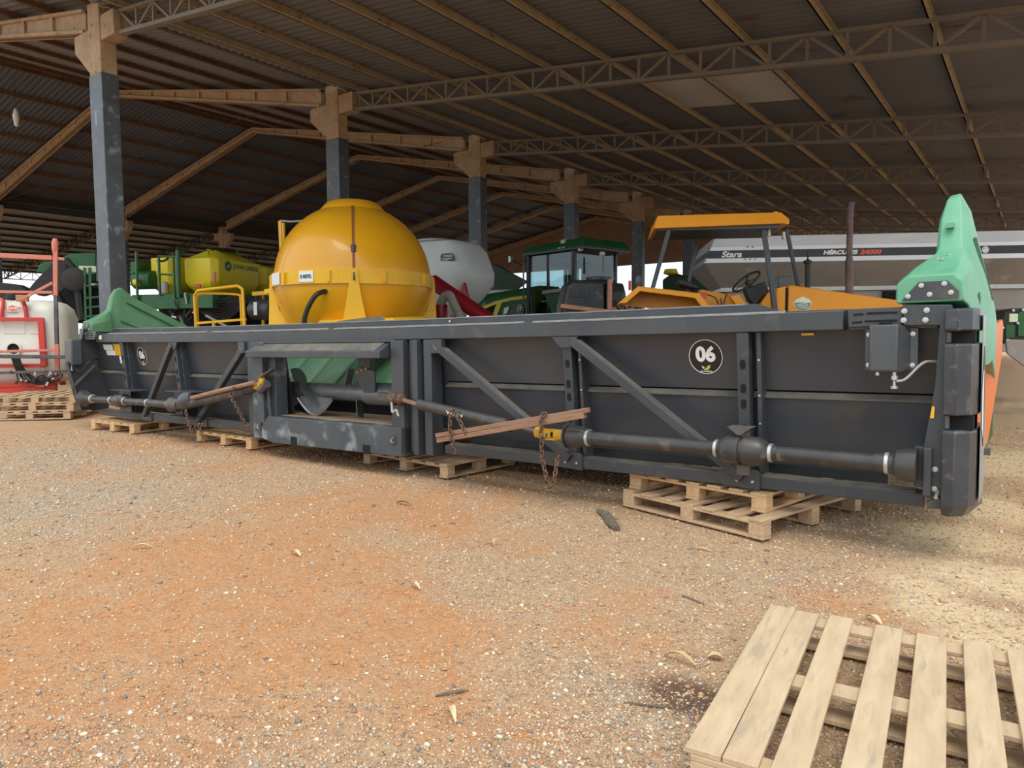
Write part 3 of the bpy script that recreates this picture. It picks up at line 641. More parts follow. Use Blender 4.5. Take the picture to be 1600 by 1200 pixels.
# ------------------------------------------------ driveline
def ring(c, d, r, w, nm, m_, par, n_=20):
    c = V(*c); d = V(*d).normalized(); hb(MB().lathe([(r*.9, -w/2), (r, -w/2+.004), (r, w/2-.004), (r*.9, w/2)], c, d, n_), nm, m_, par)
def clamp(c, d, r, par): ring(c, d, r, .028, 'hose_clamp', 'zinc', par)
SY = 4.93
a = V(-.60, SY, .575); b_ = V(-3.02, SY, .585)
dr = hb(MB().tube([a, a+(b_-a)*.42, a+(b_-a)*.58, b_], .052, 20), 'drive_shaft', 'shaft_black')
d = (b_-a).normalized()
for t, pr in ((0.0, [(.05, .40), (.065, .36), (.075, .30), (.105, .24), (.115, .16), (.115, .0)]), (.435, None), (1.0, None)):
    pass
hb(MB().lathe([(.054, .24), (.060, .20), (.062, .13), (.090, .11), (.100, .06), (.102, .0)], a+d*-.02, d, 24), 'shaft_boot', 'shaft_black', dr)
clamp(a+d*.145, d, .067, dr)
cpt = V(-1.645, SY, .582)
hb(MB().lathe([(.054, -.24), (.058, -.17), (.080, -.15), (.10, -.11), (.105, -.015), (.092, -.01), (.092, .01), (.105, .015), (.10, .11), (.08, .15), (.058, .17), (.054, .24)], cpt, d, 24), 'shaft_boot', 'shaft_black', dr)
clamp(cpt+d*.19, d, .063, dr); clamp(cpt-d*.19, d, .063, dr)
hb(MB().bar(cpt+V(0, 0, -.17), cpt+V(0, 0, .17), .012, .09, (1, 0, 0)), 'bearing_hanger', 'dark_steel', dr)
hb(MB().prism([cpt+V(-.10, -.05, .165), cpt+V(.07, -.05, .165), cpt+V(.0, -.05, .115), cpt+V(-.03, -.05, .115)], (0, .12, 0)), 'bearing_bracket', 'charcoal_dusty', dr)
ring(a+d*1.02, d, .056, .004, 'shaft_seam', 'slot_black', dr)
e = b_
hb(MB().lathe([(.054, -.18), (.06, -.12), (.075, -.10), (.09, -.03), (.085, .05), (.06, .07)], e, d, 24), 'shaft_boot', 'shaft_black', dr)
clamp(e-d*.13, d, .068, dr)
hb(MB().lathe([(.10, -.006), (.10, .006)], e+d*.07, d, 20), 'guard_disc', 'dark_steel', dr)
u1 = e+d*.09; u2 = e+d*.34+V(0, 0, .03)
yk = hb(MB().lathe([(.04, 0), (.048, .02), (.048, .08), (.04, .10)], u1, d, 14), 'universal_joint', 'yellow_joint')
for sgn in (-1, 1):
    hb(MB().bar(u1+d*.08+V(0, 0, .032*sgn), u1+d*.19+V(0, 0, .036*sgn), .05, .02), 'yoke_arm', 'yellow_joint', yk)
    hb(MB().bar(u1+d*.13+V(0, .034*sgn, .005), u1+d*.24+V(0, .036*sgn, .014), .02, .05), 'yoke_arm', 'yellow_joint', yk)
hb(MB().tube([u1+d*.16+V(0, -.05, 0), u1+d*.16+V(0, .05, 0)], .014, 8), 'joint_cross', 'dark_steel', yk); hb(MB().tube([u1+d*.16+V(0, 0, -.05), u1+d*.16+V(0, 0, .05)], .014, 8), 'joint_cross', 'dark_steel', yk)
hb(MB().lathe([(.046, 0), (.046, .06), (.03, .07)], u1+d*.23+V(0, 0, .01), d, 14), 'joint_hub', 'yellow_joint', yk)
# telescopic half going up to the centre frame
t0 = u1+d*.27+V(0, 0, .01); t1 = H(798, 665, 4.90); t2 = H(655, 632, 4.93); t3 = H(622, 624, 4.95)
ts = hb(MB().tube([t0, t1], .022, 4), 'splined_shaft', 'dark_steel')
hb(MB().tube([t1, t2], .052, 20), 'shaft_tube', 'shaft_black', ts); dd = (t2-t1).normalized()
hb(MB().lathe([(.045, 0), (.057, 0), (.057, .03), (.045, .03)], t1, dd, 20), 'tube_rim', 'slot_black', ts); hb(MB().lathe([(.044, 0), (.044, .002)], t1-dd*.002, dd, 16), 'tube_end', 'slot_black', ts)
text('VARN', 'worn_label', 'decal_white', HO, V(*sagged(*(t1+(t2-t1)*.55+V(0, -.055, .0)))), -dd, (0, 0, 1), width=.20, height=.03)
hb(MB().bar(t2, t3+V(.05, 0, 0), .03, .03), 'wood_wedge', 'red_wood', ts)
for k in range(5): hb(MB().lathe([(.03, -.02), (.055, -.01), (.05, .012), (.03, .02)], t3+V(.05-.035*k, .01*math.sin(k*2), .012*math.cos(k*3)), (1, .3*math.sin(k), .3), 10), 'rope_wrap', 'rust_chain', ts)
hb(MB().tube(arcpts([t3+V(-.05, -.04, -.02), t3+V(-.02, -.06, -.12), t3+V(.02, -.05, -.10), t3+V(.05, -.05, -.16)]), .012, 6), 'rope_end', 'hose_grey', ts)
hb(MB().bar(t3+V(.02, .0, .0), t3+V(-.35, .10, .02), .07, .07), 'input_stub', 'dark_steel', ts)
# left driveline
a = V(-11.98, SY, .56); b_ = V(-9.35, SY, .575); d = (b_-a).normalized()
dl = hb(MB().tube([a, b_], .05, 18), 'drive_shaft', 'shaft_black')
hb(MB().lathe([(.135, 0), (.13, .05), (.09, .11), (.075, .22), (.055, .30)], a, d, 22), 'shaft_boot', 'shaft_black', dl); clamp(a+d*.30, d, .066, dl); clamp(a+d*.92, d, .06, dl)
cp = a+d*1.2; hb(MB().lathe([(.054, -.17), (.06, -.12), (.095, -.08), (.095, .08), (.06, .12), (.054, .17)], cp, d, 20), 'shaft_boot', 'shaft_black', dl); clamp(cp+d*.15, d, .064, dl)
hb(MB().box(cp+V(-.22, -.04, .145), cp+V(.40, .25, .155)), 'bearing_bracket', 'charcoal_paint', dl); hb(MB().box(cp+V(-.15, .05, -.16), cp+V(.2, .06, .15)), 'bearing_bracket', 'charcoal_paint', dl)
clamp(b_-d*.05, d, .062, dl); clamp(a+d*2.0, d, .056, dl)
hb(MB().lathe([(.09, 0), (.11, .05), (.09, .16), (.07, .2)], b_, d, 16), 'clutch', 'dark_steel', dl)
for k in range(8):
    t = k*.785; hb(MB().tube([b_+d*.02+V(0, .085*math.cos(t), .085*math.sin(t)), b_+d*.14+V(0, .085*math.cos(t), .085*math.sin(t))], .014, 6), 'clutch_spring', 'rust_chain', dl)
hb(MB().box(b_+V(-.12, -.02, .17), b_+V(.55, .26, .18)), 'bearing_bracket', 'charcoal_paint', dl); hb(MB().box(b_+V(-.10, .10, -.16), b_+V(.10, .12, .17)), 'bearing_bracket', 'charcoal_paint', dl)
hb(MB().box(b_+V(-.1, -.05, -.155), b_+V(.5, .22, -.145)), 'bearing_bracket', 'charcoal_paint', dl)
c0 = b_+d*.2; c1 = H(298, 632, SY)
hb(MB().lathe([(.06, 0), (.07, .06), (.10, .10), (.115, .16), (.11, .24), (.08, .30), (.062, .34)], c0+V(.02, 0, -.01), c1-c0+V(0, 0, .10), 18), 'shaft_boot', 'grey_plastic', dl)
c2 = H(383, 610, SY); c3 = H(400, 604, SY)
hb(MB().tube([c1-V(.1, 0, .01), c2], .058, 18), 'shaft_tube', 'dark_steel', dl); hb(MB().tube([c2-(c3-c2)*.3, c3], .05, 14), 'shaft_tube', 'shaft_black', dl)
c4 = H(409, 603, SY)
yk = hb(MB().tube([c3, c4], .045, 8), 'universal_joint', 'yellow_joint'); hb(MB().lathe([(.03, -.03), (.055, -.02), (.055, .02), (.03, .03)], c4+V(0, 0, .06), (.2, 1, 0), 12), 'yoke_arm', 'yellow_joint', yk)
hb(MB().tube([c4+V(.0, -.02, -.05), c4+V(.14, -.02, .03)], .05, 10), 'joint_hub', 'dark_steel', yk); hb(MB().bar(c4+V(-.02, 0, .09), c4+V(.22, .03, .20), .10, .012), 'joint_plate', 'charcoal_dusty', yk)
hb(MB().tube([c4+V(.05, .05, -.02), c4+V(.10, .05, -.62)], .022, 8), 'parking_strut', 'charcoal_paint', yk)
# ------------------------------------------------ right end
RE = 4.98
ep = hb(MB().prism([H(1410, 482, RE), H(1487, 483, RE), H(1477, 779, RE), H(1448, 779, RE), H(1442, 705, RE), H(1461, 605, RE), H(1468, 514, RE), H(1412, 514, RE)], (0, .10, 0)), 'end_frame', 'charcoal_paint', bev=.004)
for u, v in ((1413, 492), (1448, 491), (1412, 506), (1446, 506), (1461, 734), (1460, 764)):
    c = H(u, v, RE); hb(MB().lathe([(.017, 0), (.017, .006), (.009, .007), (.009, .016), (0, .016)], c, (0, -1, 0), 12), 'bolt', 'zinc', ep)
p = H(1458, 779, RE); q_ = H(1480, 800, RE)
hb(MB().prism([H(1447, 785, RE), H(1478, 771, RE), H(1488, 798, RE), H(1450, 794, RE)], (0, .07, 0)), 'end_shoe', 'charcoal_dusty', ep)
hb(MB().tube([H(1466, 768, RE-.01), H(1462, 778, RE-.06)], .012, 8), 'end_pin', 'zinc', ep)
hb(MB().box(H(1428, 760, 5.0), H(1449, 700, 5.0)+V(0, .30, 0)), 'gear_housing', 'charcoal_paint', ep, bev=.006)
hb(MB().box(H(1441, 775, 4.94), H(1456, 702, 4.94)+V(0, .08, 0)), 'gear_housing', 'charcoal_paint', ep, bev=.006)
c = H(1457, 647, RE-.004); hb(MB().prism([c+V(-.012, 0, -.035), c+V(.008, 0, -.035), c+V(.012, 0, .035), c+V(-.003, 0, .035)], (0, -.003, 0)), 'warning_sticker', 'decal_yellow', ep)
sp = hb(MB().prism([H(1325, 490, 5.0), H(1410, 486, 5.0), H(1410, 512, 5.0), H(1326, 516, 5.0)], (0, .03, 0)), 'slotted_plate', 'charcoal_paint', bev=.003)
for u0, u1_, v in ((1333, 1349, 497), (1354, 1402, 495), (1331, 1347, 509), (1351, 1402, 507)):
    A = H(u0, v, 4.997); B = H(u1_, v-1, 4.997); hb(MB().prism([A+V(0, 0, -.006), B+V(0, 0, -.006), B+V(0, 0, .006), A+V(0, 0, .006)], (0, -.001, 0)), 'slot', 'slot_black', sp)
hb(MB().box((-.99, 5.03, 1.395), (-.50, 5.17, 1.52)), 'end_beam', 'charcoal_paint')
# toolbox / oil tank with bolts
b0 = H(1356, 585, 4.93); b1 = H(1405, 512, 4.93)
bx = hb(MB().loft([[(b0.x+e, y, b0.z+e), (b1.x-e, y, b0.z+e), (b1.x-e, y, b1.z-e*.3), (b0.x+e, y, b1.z-e*.3)] for y, e in ((4.93, .012), (4.942, 0), (5.03, -.004))]), 'oil_tank', 'grey_plastic', bev=.006)
hb(MB().hexa([(b1.x, 4.94, b0.z), (b1.x+.05, 5.03, b0.z+.02), (b1.x+.05, 5.05, b0.z+.02), (b1.x, 5.05, b0.z), (b1.x, 4.94, b1.z), (b1.x+.05, 5.03, b1.z-.03), (b1.x+.05, 5.05, b1.z-.03), (b1.x, 5.05, b1.z)]), 'tank_side', 'grey_plastic', bx)
for x0, x1 in ((b0.x-.035, b0.x+.005), (b1.x+.035, b1.x+.09)):
    fl_ = hb(MB().box((x0, 5.03, b0.z+.01), (x1, 5.04, b1.z-.02)), 'tank_flange', 'grey_plastic', bx)
    for z in (b0.z+.04, b1.z-.06): hb(MB().lathe([(.015, 0), (.015, .005), (.008, .006), (.008, .014), (0, .014)], ((x0+x1)/2, 5.03, z), (0, -1, 0), 12), 'bolt', 'zinc', bx)
hb(MB().lathe([(.035, 0), (.035, .018), (.03, .024)], ((b0.x+b1.x)/2, 4.98, b1.z), (0, 0, 1), 16), 'filler_cap', 'slot_black', bx)
vx = b1.x-.025
hb(MB().lathe([(.012, 0), (.012, -.02), (.02, -.022), (.02, -.045), (.009, -.05), (.009, -.08), (.022, -.085), (.022, -.10)], (vx, 4.96, b0.z), (0, 0, 1), 10), 'drain_valve', 'zinc', bx)
hb(MB().lathe([(.012, 0), (.012, -.02)], (b0.x+.05, 4.96, b0.z), (0, 0, 1), 8), 'drain_plug', 'zinc', bx)
hb(MB().tube(arcpts([(vx+.01, 4.96, b0.z-.055), (vx+.06, 4.97, b0.z-.04), H(1440, 573, 5.0), H(1456, 569, 5.05), H(1475, 572, 5.1)]), .008, 8), 'oil_hose', 'hose_grey', bx)
# moulded side shield: three stacked covers with notches between them
def cover(z0, z1, e0=0, e1=0, yb=5.28, x0=-.452, nm='shield_cover', m_='shield_plastic', ch0=0):
    def sec(z, e, c_=0): return [(x0, 4.90+e, z), (-.385-c_, 4.87+e, z), (-.315-c_, 4.93+e, z), (-.285-c_*1.2, 5.02+e, z), (-.272, yb, z), (x0, yb, z)]
    rg = [sec(z0, e0+(.05 if ch0 else .008), .03 if ch0 else 0)]
    if ch0: rg.append(sec(z0+.07, e0))
    rg += [sec(z0+(.085 if ch0 else .01), e0), sec(z1-.015, e1), sec(z1, e1+.012)]
    return hb(MB().loft(rg), nm, m_, bev=.006, smooth=12)
cover(.285, .80, ch0=1, yb=5.45); cover(.885, 1.30, 0, .0); cover(1.37, 1.50, 0, .01)
for z0, z1 in ((.80, .885), (1.30, 1.37)):
    o = hb(MB().box((-.445, 4.95, z0), (-.30, 5.28, z1)), 'shield_notch', 'slot_black')
    hb(MB().lathe([(.014, 0), (.014, z1-z0-.01)], (-.43, 4.94, z0+.005), (0, 0, 1), 8), 'hinge', 'dark_steel', o)
hb(MB().prism([(-.2668, 5.04, 1.05), (-.2668, 5.08, .80), (-.2668, 5.22, .68), (-.2668, 5.28, .80), (-.2668, 5.26, 1.20), (-.2668, 5.16, 1.28)], (.003, 0, 0)), 'side_decal', 'decal_black')
hb(MB().prism([(-.2635, 5.03, 1.02), (-.2635, 5.05, .80), (-.2635, 5.14, .74), (-.2635, 5.10, 1.14)], (.003, 0, 0)), 'side_decal', 'decal_white')
hb(MB().prism([(-.2705, y, z) for y, z in ((5.04, 1.46), (5.24, 1.46), (5.30, 1.05), (5.48, .78), (5.46, .46), (5.30, .36), (5.06, .36))], (.0035, 0, 0)), 'shield_side_lit', 'shield_side_lit')  # thin added plate, coloured light to paint the sky-lit outer side
hb(MB().box((-.30, 5.40, .60), (-.235, 5.47, .64)), 'side_latch', 'dark_steel')
hb(MB().prism([(-.33, 5.72, 1.20), (-.285, 6.3, 1.38), (-.275, 7.66, 1.47), (-.272, 7.78, 1.42), (-.275, 7.74, 1.15), (-.30, 6.46, .55), (-.33, 5.72, .50)], (-.03, 0, 0)), 'side_flap', 'flap_orange', bev=.004)
# ------------------------------------------------ end snouts
def snout(mir, m_):
    X = (lambda x: -12.45-x) if mir else (lambda x: x)
    rows = [(4.99, (-.72, 1.545), (-.72, 1.66), (-.66, 1.705), (-.42, 1.705), (-.375, 1.66), (-.37, 1.60), (-.365, 1.545)),
            (5.16, (-.72, 1.545), (-.72, 1.70), (-.64, 1.77), (-.41, 1.78), (-.36, 1.72), (-.355, 1.62), (-.35, 1.52)),
            (5.31, (-.70, 1.545), (-.66, 1.73), (-.55, 1.86), (-.40, 1.87), (-.345, 1.76), (-.33, 1.62), (-.32, 1.40)),
            (5.345, (-.58, 1.5), (-.55, 1.84), (-.53, 1.90), (-.41, 1.91), (-.35, 1.80), (-.32, 1.62), (-.305, 1.28)),
            (5.40, (-.56, 1.4), (-.545, 2.02), (-.525, 2.10), (-.42, 2.12), (-.372, 2.0), (-.305, 1.62), (-.295, 1.18)),
            (5.47, (-.56, 1.4), (-.545, 2.10), (-.505, 2.22), (-.435, 2.23), (-.385, 2.13), (-.285, 1.60), (-.28, 1.15)),
            (5.56, (-.56, 1.3), (-.54, 2.12), (-.50, 2.255), (-.44, 2.265), (-.38, 2.14), (-.262, 1.58), (-.265, 1.15)),
            (5.75, (-.60, 1.2), (-.56, 1.85), (-.505, 2.10), (-.42, 2.12), (-.36, 1.95), (-.246, 1.52), (-.25, 1.17)),
            (6.20, (-.62, 1.1), (-.58, 1.62), (-.51, 1.87), (-.41, 1.88), (-.33, 1.68), (-.252, 1.42), (-.258, 1.08)),
            (6.90, (-.62, .9), (-.58, 1.30), (-.51, 1.52), (-.41, 1.53), (-.33, 1.40), (-.282, 1.22), (-.285, 1.0)),
            (8.2, (-.56, .35), (-.54, .66), (-.49, .82), (-.43, .82), (-.38, .70), (-.355, .55), (-.345, .40)),
            (8.9, (-.48, .15), (-.48, .2), (-.47, .26), (-.45, .26), (-.445, .23), (-.44, .19), (-.44, .15))]
    s_ = hb(MB().loft([[(X(p[0]), r[0], p[1]) for p in r[1:]] for r in rows]), 'end_snout', m_, bev=.008, label='tall green end snout')
    pl = [(-.69, 1.56), (-.60, 1.665), (-.45, 1.665), (-.39, 1.60), (-.39, 1.56)]
    f = hb(MB().prism([(X(x), 4.985, z) for x, z in pl], (0, -.006, 0)), 'mount_plate', 'charcoal_paint', s_)
    for x, z in ((-.655, 1.585), (-.54, 1.59), (-.43, 1.595), (-.585, 1.645), (-.465, 1.648)):
        hb(MB().lathe([(.015, 0), (.015, .005), (.008, .006), (.008, .012), (0, .012)], (X(x), 4.98, z), (0, -1, 0), 12), 'bolt', 'zinc', s_)
    # ridges along the flank
    for xa, ya, za, xb, yb, zb in ((-.352, 5.44, 1.95, -.262, 5.62, 1.56), (-.318, 5.36, 1.60, -.268, 5.62, 1.18)):
        hb(MB().bar((X(xa), ya, za), (X(xb), yb, zb), .012, .035), 'snout_groove', 'groove_green', s_)
    for ya, za, yb, zb in ((5.60, 2.02, 7.3, 1.17), (5.50, 1.72, 7.3, .98)):
        hb(MB().loft([[(X(x+e), y, z+dz) for e, dz in ((-.012, -.008), (-.012, .008), (.012, .008), (.012, -.008))] for x, y, z in ((-.553, ya, za), (-.578, 6.2, za+(zb-za)*(6.2-ya)/(yb-ya)), (-.594, 6.9, za+(zb-za)*(6.9-ya)/(yb-ya)))]), 'snout_crease', 'groove_green', s_)
    return s_
s_ = snout(False, 'snout_green_lit'); snout(True, 'crop_green')
hb(MB().box((-.50, 5.335, 2.02), (-.455, 5.42, 2.05)), 'snout_handle', 'snout_green_lit', s_)
for x, y, z in ((-.53, 5.24, 1.82), (-.47, 5.27, 1.842), (-.50, 5.21, 1.812)): hb(MB().lathe([(.013, -.005), (.013, .006), (.006, .01)], (x, y, z), (0, -.45, 1), 10), 'bolt', 'zinc', s_)
# ------------------------------------------------ left end
lp_ = hb(MB().prism([(-12.0, 4.70, 1.10), (-12.0, 4.73, .95), (-12.0, 4.80, .60), (-12.0, 4.86, .38), (-12.0, 5.30, .34), (-12.0, 5.30, 1.50), (-12.0, 4.95, 1.50), (-12.0, 4.90, 1.20)], (-.04, 0, 0)), 'end_plate', 'charcoal_paint', bev=.004)
hb(MB().prism([(-12.0, 4.70, 1.10), (-12.0, 4.86, .38), (-12.0, 4.88, .38), (-12.0, 4.72, 1.10)], (.05, 0, 0)), 'end_flange', 'grey_plastic', lp_)
hb(MB().bar(HX(112, 607, -11.97), HX(148, 573, -11.93), .03, .03), 'stay_rod', 'charcoal_dusty', lp_)
hb(MB().loft([[(-12.10, y, z), (-11.82, y, z), (-11.82, y+.0, z), (-12.10, y, z)][:2]+[(-11.82, y+.01, z), (-12.10, y+.01, z)] for y, z in ((4.62, 1.08), (4.62, 1.40))]) if False else MB().box((-12.13, 4.74, 1.06), (-11.88, 4.90, 1.44)), 'oil_tank', 'grey_plastic', lp_, bev=.02)
hb(MB().tube(arcpts([(-11.95, 4.78, 1.05), (-11.85, 4.84, .97), (-11.8, 4.95, 1.10), (-11.85, 5.10, 1.14), (-11.9, 5.15, 1.0)]), .010, 8), 'oil_hose', 'hose_black', lp_)
hb(MB().lathe([(.012, 0), (.012, -.07), (.022, -.075), (.022, -.09)], (-11.97, 4.77, 1.07), (0, 0, 1), 8), 'drain_valve', 'zinc', lp_)
hb(MB().box((-12.02, 4.93, 1.50), (-11.35, 5.02, 1.56)) if False else MB().prism([(-11.95, 4.97, 1.44), (-11.62, 4.97, 1.44), (-11.55, 4.97, 1.555), (-11.90, 4.97, 1.555)], (0, .05, 0)), 'slotted_plate', 'grey_plastic', lp_)
for z in (1.46, 1.49, 1.52): hb(MB().box((-11.88, 4.966, z), (-11.66, 4.971, z+.013)), 'slot', 'slot_black', lp_)
hb(MB().prism([(-12.05, 4.93, 1.44), (-11.97, 4.93, 1.44), (-11.88, 4.93, 1.60), (-12.02, 4.93, 1.60)], (0, .04, 0)), 'mount_plate', 'grey_plastic', lp_)
# decals and stickers
def decal06(x, z, y):
    n_ = V(0, -1, -.19).normalized(); up = V(0, -.19, 1).normalized() * 1; up = V(0, -.19, 1).normalized()
    c = V(x, y, z); L = lambda dx, dz, o_=.003: c+V(dx, 0, 0)+up*dz+n_*o_
    t_ = hb(MB().lathe([(0, 0), (.128, 0), (.128, .002), (0, .002)], c, n_, 40), 'number_decal', 'decal_black', label='round 06 number decal')
    hb(MB().lathe([(.126, .0), (.131, .0), (.131, .003), (.126, .003), (.126, 0)], c, n_, 48), 'decal_ring', 'decal_white', t_)
    s_ = V(*sagged(*L(0, .022)))
    text('06', 'number', 'decal_white', t_, s_, (1, 0, 0), up, width=.155, height=.125, bold=.045, depth=.002)
    for pts, m_ in (([(-.034, -.066), (-.022, -.076), (-.012, -.076), (-.018, -.092), (-.030, -.085)], 'decal_pale'), ([(-.02, -.092), (.0, -.085), (.014, -.067), (.033, -.062), (.032, -.078), (.02, -.095), (.002, -.102), (-.012, -.1)], 'decal_lime')):
        hb(MB().prism([L(px, pz) for px, pz in pts], n_*.002), 'leaf_mark', m_, t_)
    s_ = V(*sagged(*L(0, -.111)))
    text('MTS FLORESTAL', 'small_lettering', 'decal_white', t_, s_, (1, 0, 0), up, width=.09, height=.009, bold=.03, depth=.002)
def ypan(z): return 5.155+(1.40-z)*.193-.004
decal06(-2.02, 1.222, ypan(1.222)); decal06(-10.62, 1.195, ypan(1.195))
def sticker(x0, x1, z0, z1, m_):
    hb(MB().hexa([(x0, ypan(z0), z0), (x1, ypan(z0), z0), (x1, ypan(z0)+.002, z0), (x0, ypan(z0)+.002, z0), (x0, ypan(z1), z1), (x1, ypan(z1), z1), (x1, ypan(z1)+.002, z1), (x0, ypan(z1)+.002, z1)]), 'sticker', m_)
sticker(-11.78, -11.48, 1.28, 1.36, 'decal_white'); sticker(-11.72, -11.44, 1.20, 1.275, 'decal_white'); sticker(-11.44, -11.18, 1.20, 1.37, 'decal_yellow'); sticker(-11.34, -11.18, 1.08, 1.19, 'decal_white')
for k in range(4): sticker(-11.76+.012*k, -11.54, 1.295+.016*k, 1.299+.016*k, 'decal_grey')
hb(MB().box((-11.62, 5.026, 1.44), (-11.52, 5.03, 1.50)), 'sticker', 'decal_white')
hb(MB().box((-1.32, 5.14, 1.365), (-1.24, 5.15, 1.38)), 'sticker', 'decal_yellow')

# ================================================================== PALLETS AND THINGS ON THE HEADER
def pallet(fr, L, Wd, label, xs=None, sw=.10, wood='pallet_wood', hgt=.138, along=False, group='wooden pallets', seed=0):
    r = random.Random(seed)
    t = thing('wooden_pallet', label, 'pallet', fr, group)
    th = .02; xs = xs or [i*(Wd-sw)/6 for i in range(7)]
    sl = MB().box((0, 0, 0), (sw, L, th)).mesh('slat', wood)
    for x in xs:
        o = link('slat', sl, t, .003); o.location = (x, r.uniform(-.008, .008), hgt-th); o.rotation_euler.z = r.uniform(-.012, .012); o.rotation_euler.x = r.uniform(-.003, .003); o.scale.x = r.uniform(.92, 1.06)
    stg = MB().box((0, 0, 0), (Wd, .10, th)).mesh('stringer_board', wood); blk = MB().box((0, 0, 0), (.115, .10, hgt-3*th)).mesh('block', wood); bt = MB().box((0, 0, 0), (Wd, .10, th)).mesh('bottom_board', wood)
    for y in (0, L/2-.05, L-.10):
        o = link('stringer_board', stg, t, .003); o.location = (0, y, hgt-2*th)
        if not along: o = link('bottom_board', bt, t, .003); o.location = (0, y, 0)
        for x in (0, Wd/2-.0575, Wd-.115):
            o = link('block', blk, t, .004); o.location = (x, y, th); o.rotation_euler.z = 0
    if along:
        bl = MB().box((0, 0, 0), (.115, L, th)).mesh('bottom_board', wood)
        for x in (0, Wd/2-.0575, Wd-.115): o = link('bottom_board', bl, t, .003); o.location = (x, -.01, 0)
    return t
def yawdeg(a, b_): return math.degrees(math.atan2(b_[1]-a[1], b_[0]-a[0]))
fgF = Fr((-.822, 2.012, 0), 5.6)
def loc_x(X, Y): return (fgF.I @ Vector((X, Y, 0))).x
xs_ = [loc_x(a_, 3.30) for a_ in (-.966, -.852, -.715, -.540, -.385, -.220, -.072, .085)]
pallet(fgF, 1.33, 1.24, 'weathered pallet lying in the right foreground on the gravel', [xs_[0], xs_[1], xs_[2], xs_[3], xs_[4], xs_[5], xs_[6], xs_[7]], .104, 'grey_wood', .135, seed=5)
A_, B_ = (-2.716, 5.171), (-1.473, 4.824)
yw = yawdeg(A_, B_)
pallet(Fr((A_[0], A_[1], 0), yw), 1.36, 1.29, 'lower pallet of the pair stacked under the right end of the header', wood='pallet_wood', seed=6, sw=.11)
pallet(Fr((-2.70, 5.26, .138), yw+5), 1.1, 1.2, 'upper pallet of the pair, directly under the right end of the header', wood='pallet_wood_fresh', seed=7, sw=.12, hgt=.134, along=True)
pallet(Fr((-5.99, 5.30, 0), yawdeg((-5.994, 5.34), (-4.644, 5.096))+5), 1.0, 1.36, 'pallet on the ground under the middle of the header, beside the feeder opening', seed=8, sw=.12, along=True)
pallet(Fr((-9.15, 5.15, 0), -1), 1.0, 1.3, 'pallet under the header left of the feeder opening', wood='pallet_wood_fresh', seed=9, sw=.12, along=True)
pallet(Fr((-11.72, 4.90, 0), 5), 1.0, 1.15, 'pallet under the left end of the header', wood='pallet_wood_fresh', seed=10, sw=.12, along=True)
t = thing('wood_offcut', 'short wood offcut lying on the pallet left of the feeder opening', 'wood', Fr((-8.62, 5.28, .141), 60))
MB().hexa([(0, 0, 0), (.32, 0, .0), (.32, .07, .0), (0, .07, 0), (0, 0, .025), (.32, 0, .06), (.32, .07, .06), (0, .07, .025)]).build('board', 'pallet_wood_fresh', t, .003)
# the two boards chained across the right drive shaft
pa, pb = HF.M @ V(*[a-b for a, b in zip(H(683, 684, 4.84), (-1.9, 5.12, 0))]), HF.M @ V(*[a-b for a, b in zip(H(920, 645, 4.80), (-1.9, 5.12, 0))])
dv = pb-pa
t = thing('wooden_board', 'upper of two reddish boards chained across the right drive shaft', 'board', Fr(pa), 'boards chained across the shaft')
MB().bar(V(0, 0, .022), dv+V(0, 0, .022), .05, .040).build('board', 'red_wood', t, .004)
t = thing('wooden_board', 'lower of two reddish boards chained across the right drive shaft', 'board', Fr(pa), 'boards chained across the shaft')
MB().bar(V(.02, -.005, -.022), dv+V(-.03, -.005, -.022), .055, .042).build('board', 'red_wood', t, .004)
ca = HF.M @ (H(300, 622, 4.86)-V(-1.9, 5.12, 0)); cb_ = HF.M @ (H(398, 598, 4.86)-V(-1.9, 5.12, 0))
t = thing('lashed_pole', 'round wooden pole chained along the left drive shaft', 'pole', Fr(ca)); MB().tube([V(0, 0, 0), (cb_-ca)*.5+V(0, 0, .004), cb_-ca], [.028, .03, .027], 10).build('pole', 'red_wood', t)
def chain(pts, label, r=.0072, ln=.055):
    P = arcpts([HF.M @ (p-V(-1.9, 5.12, 0)) for p in pts], 20)
    d = [0]
    for a_, b__ in zip(P, P[1:]): d.append(d[-1]+(b__-a_).length)
    k = int(d[-1]/(ln*.72)); mb = MB()
    for i in range(k):
        s_ = (i+.5)/k*d[-1]; j = max(q for q in range(len(d)) if d[q] <= s_); j = min(j, len(P)-2)
        c = P[j]+(P[j+1]-P[j])*((s_-d[j])/max(d[j+1]-d[j], 1e-6)); t_ = (P[j+1]-P[j]).normalized()
        u = t_.cross(V(0, 1, 0)); u = u.normalized() if u.length > .1 else V(1, 0, 0); w = t_.cross(u)
        if i % 2: u = w
        mb.tube([c+t_*ln*.5*math.cos(a_)+u*ln*.3*math.sin(a_) for a_ in np.linspace(0, 2*math.pi, 11)], r, 5, False)
    mb.build('chain', 'rust_chain', None, label=label, category='chain')
chain([H(716, 645, 4.84), H(706, 642, 4.82), H(703, 668, 4.80), H(707, 690, 4.79), H(711, 708, 4.80)], 'rusty chain hanging from the tube near the centre frame')
chain([H(712, 646, 4.83), H(722, 665, 4.82), H(728, 678, 4.80)], 'short rusty chain loop behind the lashed boards')
chain([H(852, 645, 4.78), H(846, 655, 4.75), H(846, 690, 4.75), H(848, 718, 4.75), H(853, 742, 4.75), H(858, 761, 4.75), H(865, 752, 4.76), H(869, 730, 4.80), H(872, 712, 4.9)], 'long rusty chain hanging in a loop beside the yellow joint')
chain([H(367, 606, 4.83), H(360, 612, 4.82), H(362, 622, 4.82), H(370, 636, 4.83), H(378, 652, 4.85), H(386, 668, 4.88), H(393, 672, 4.92)], 'rusty chain hanging from the lashed pole')
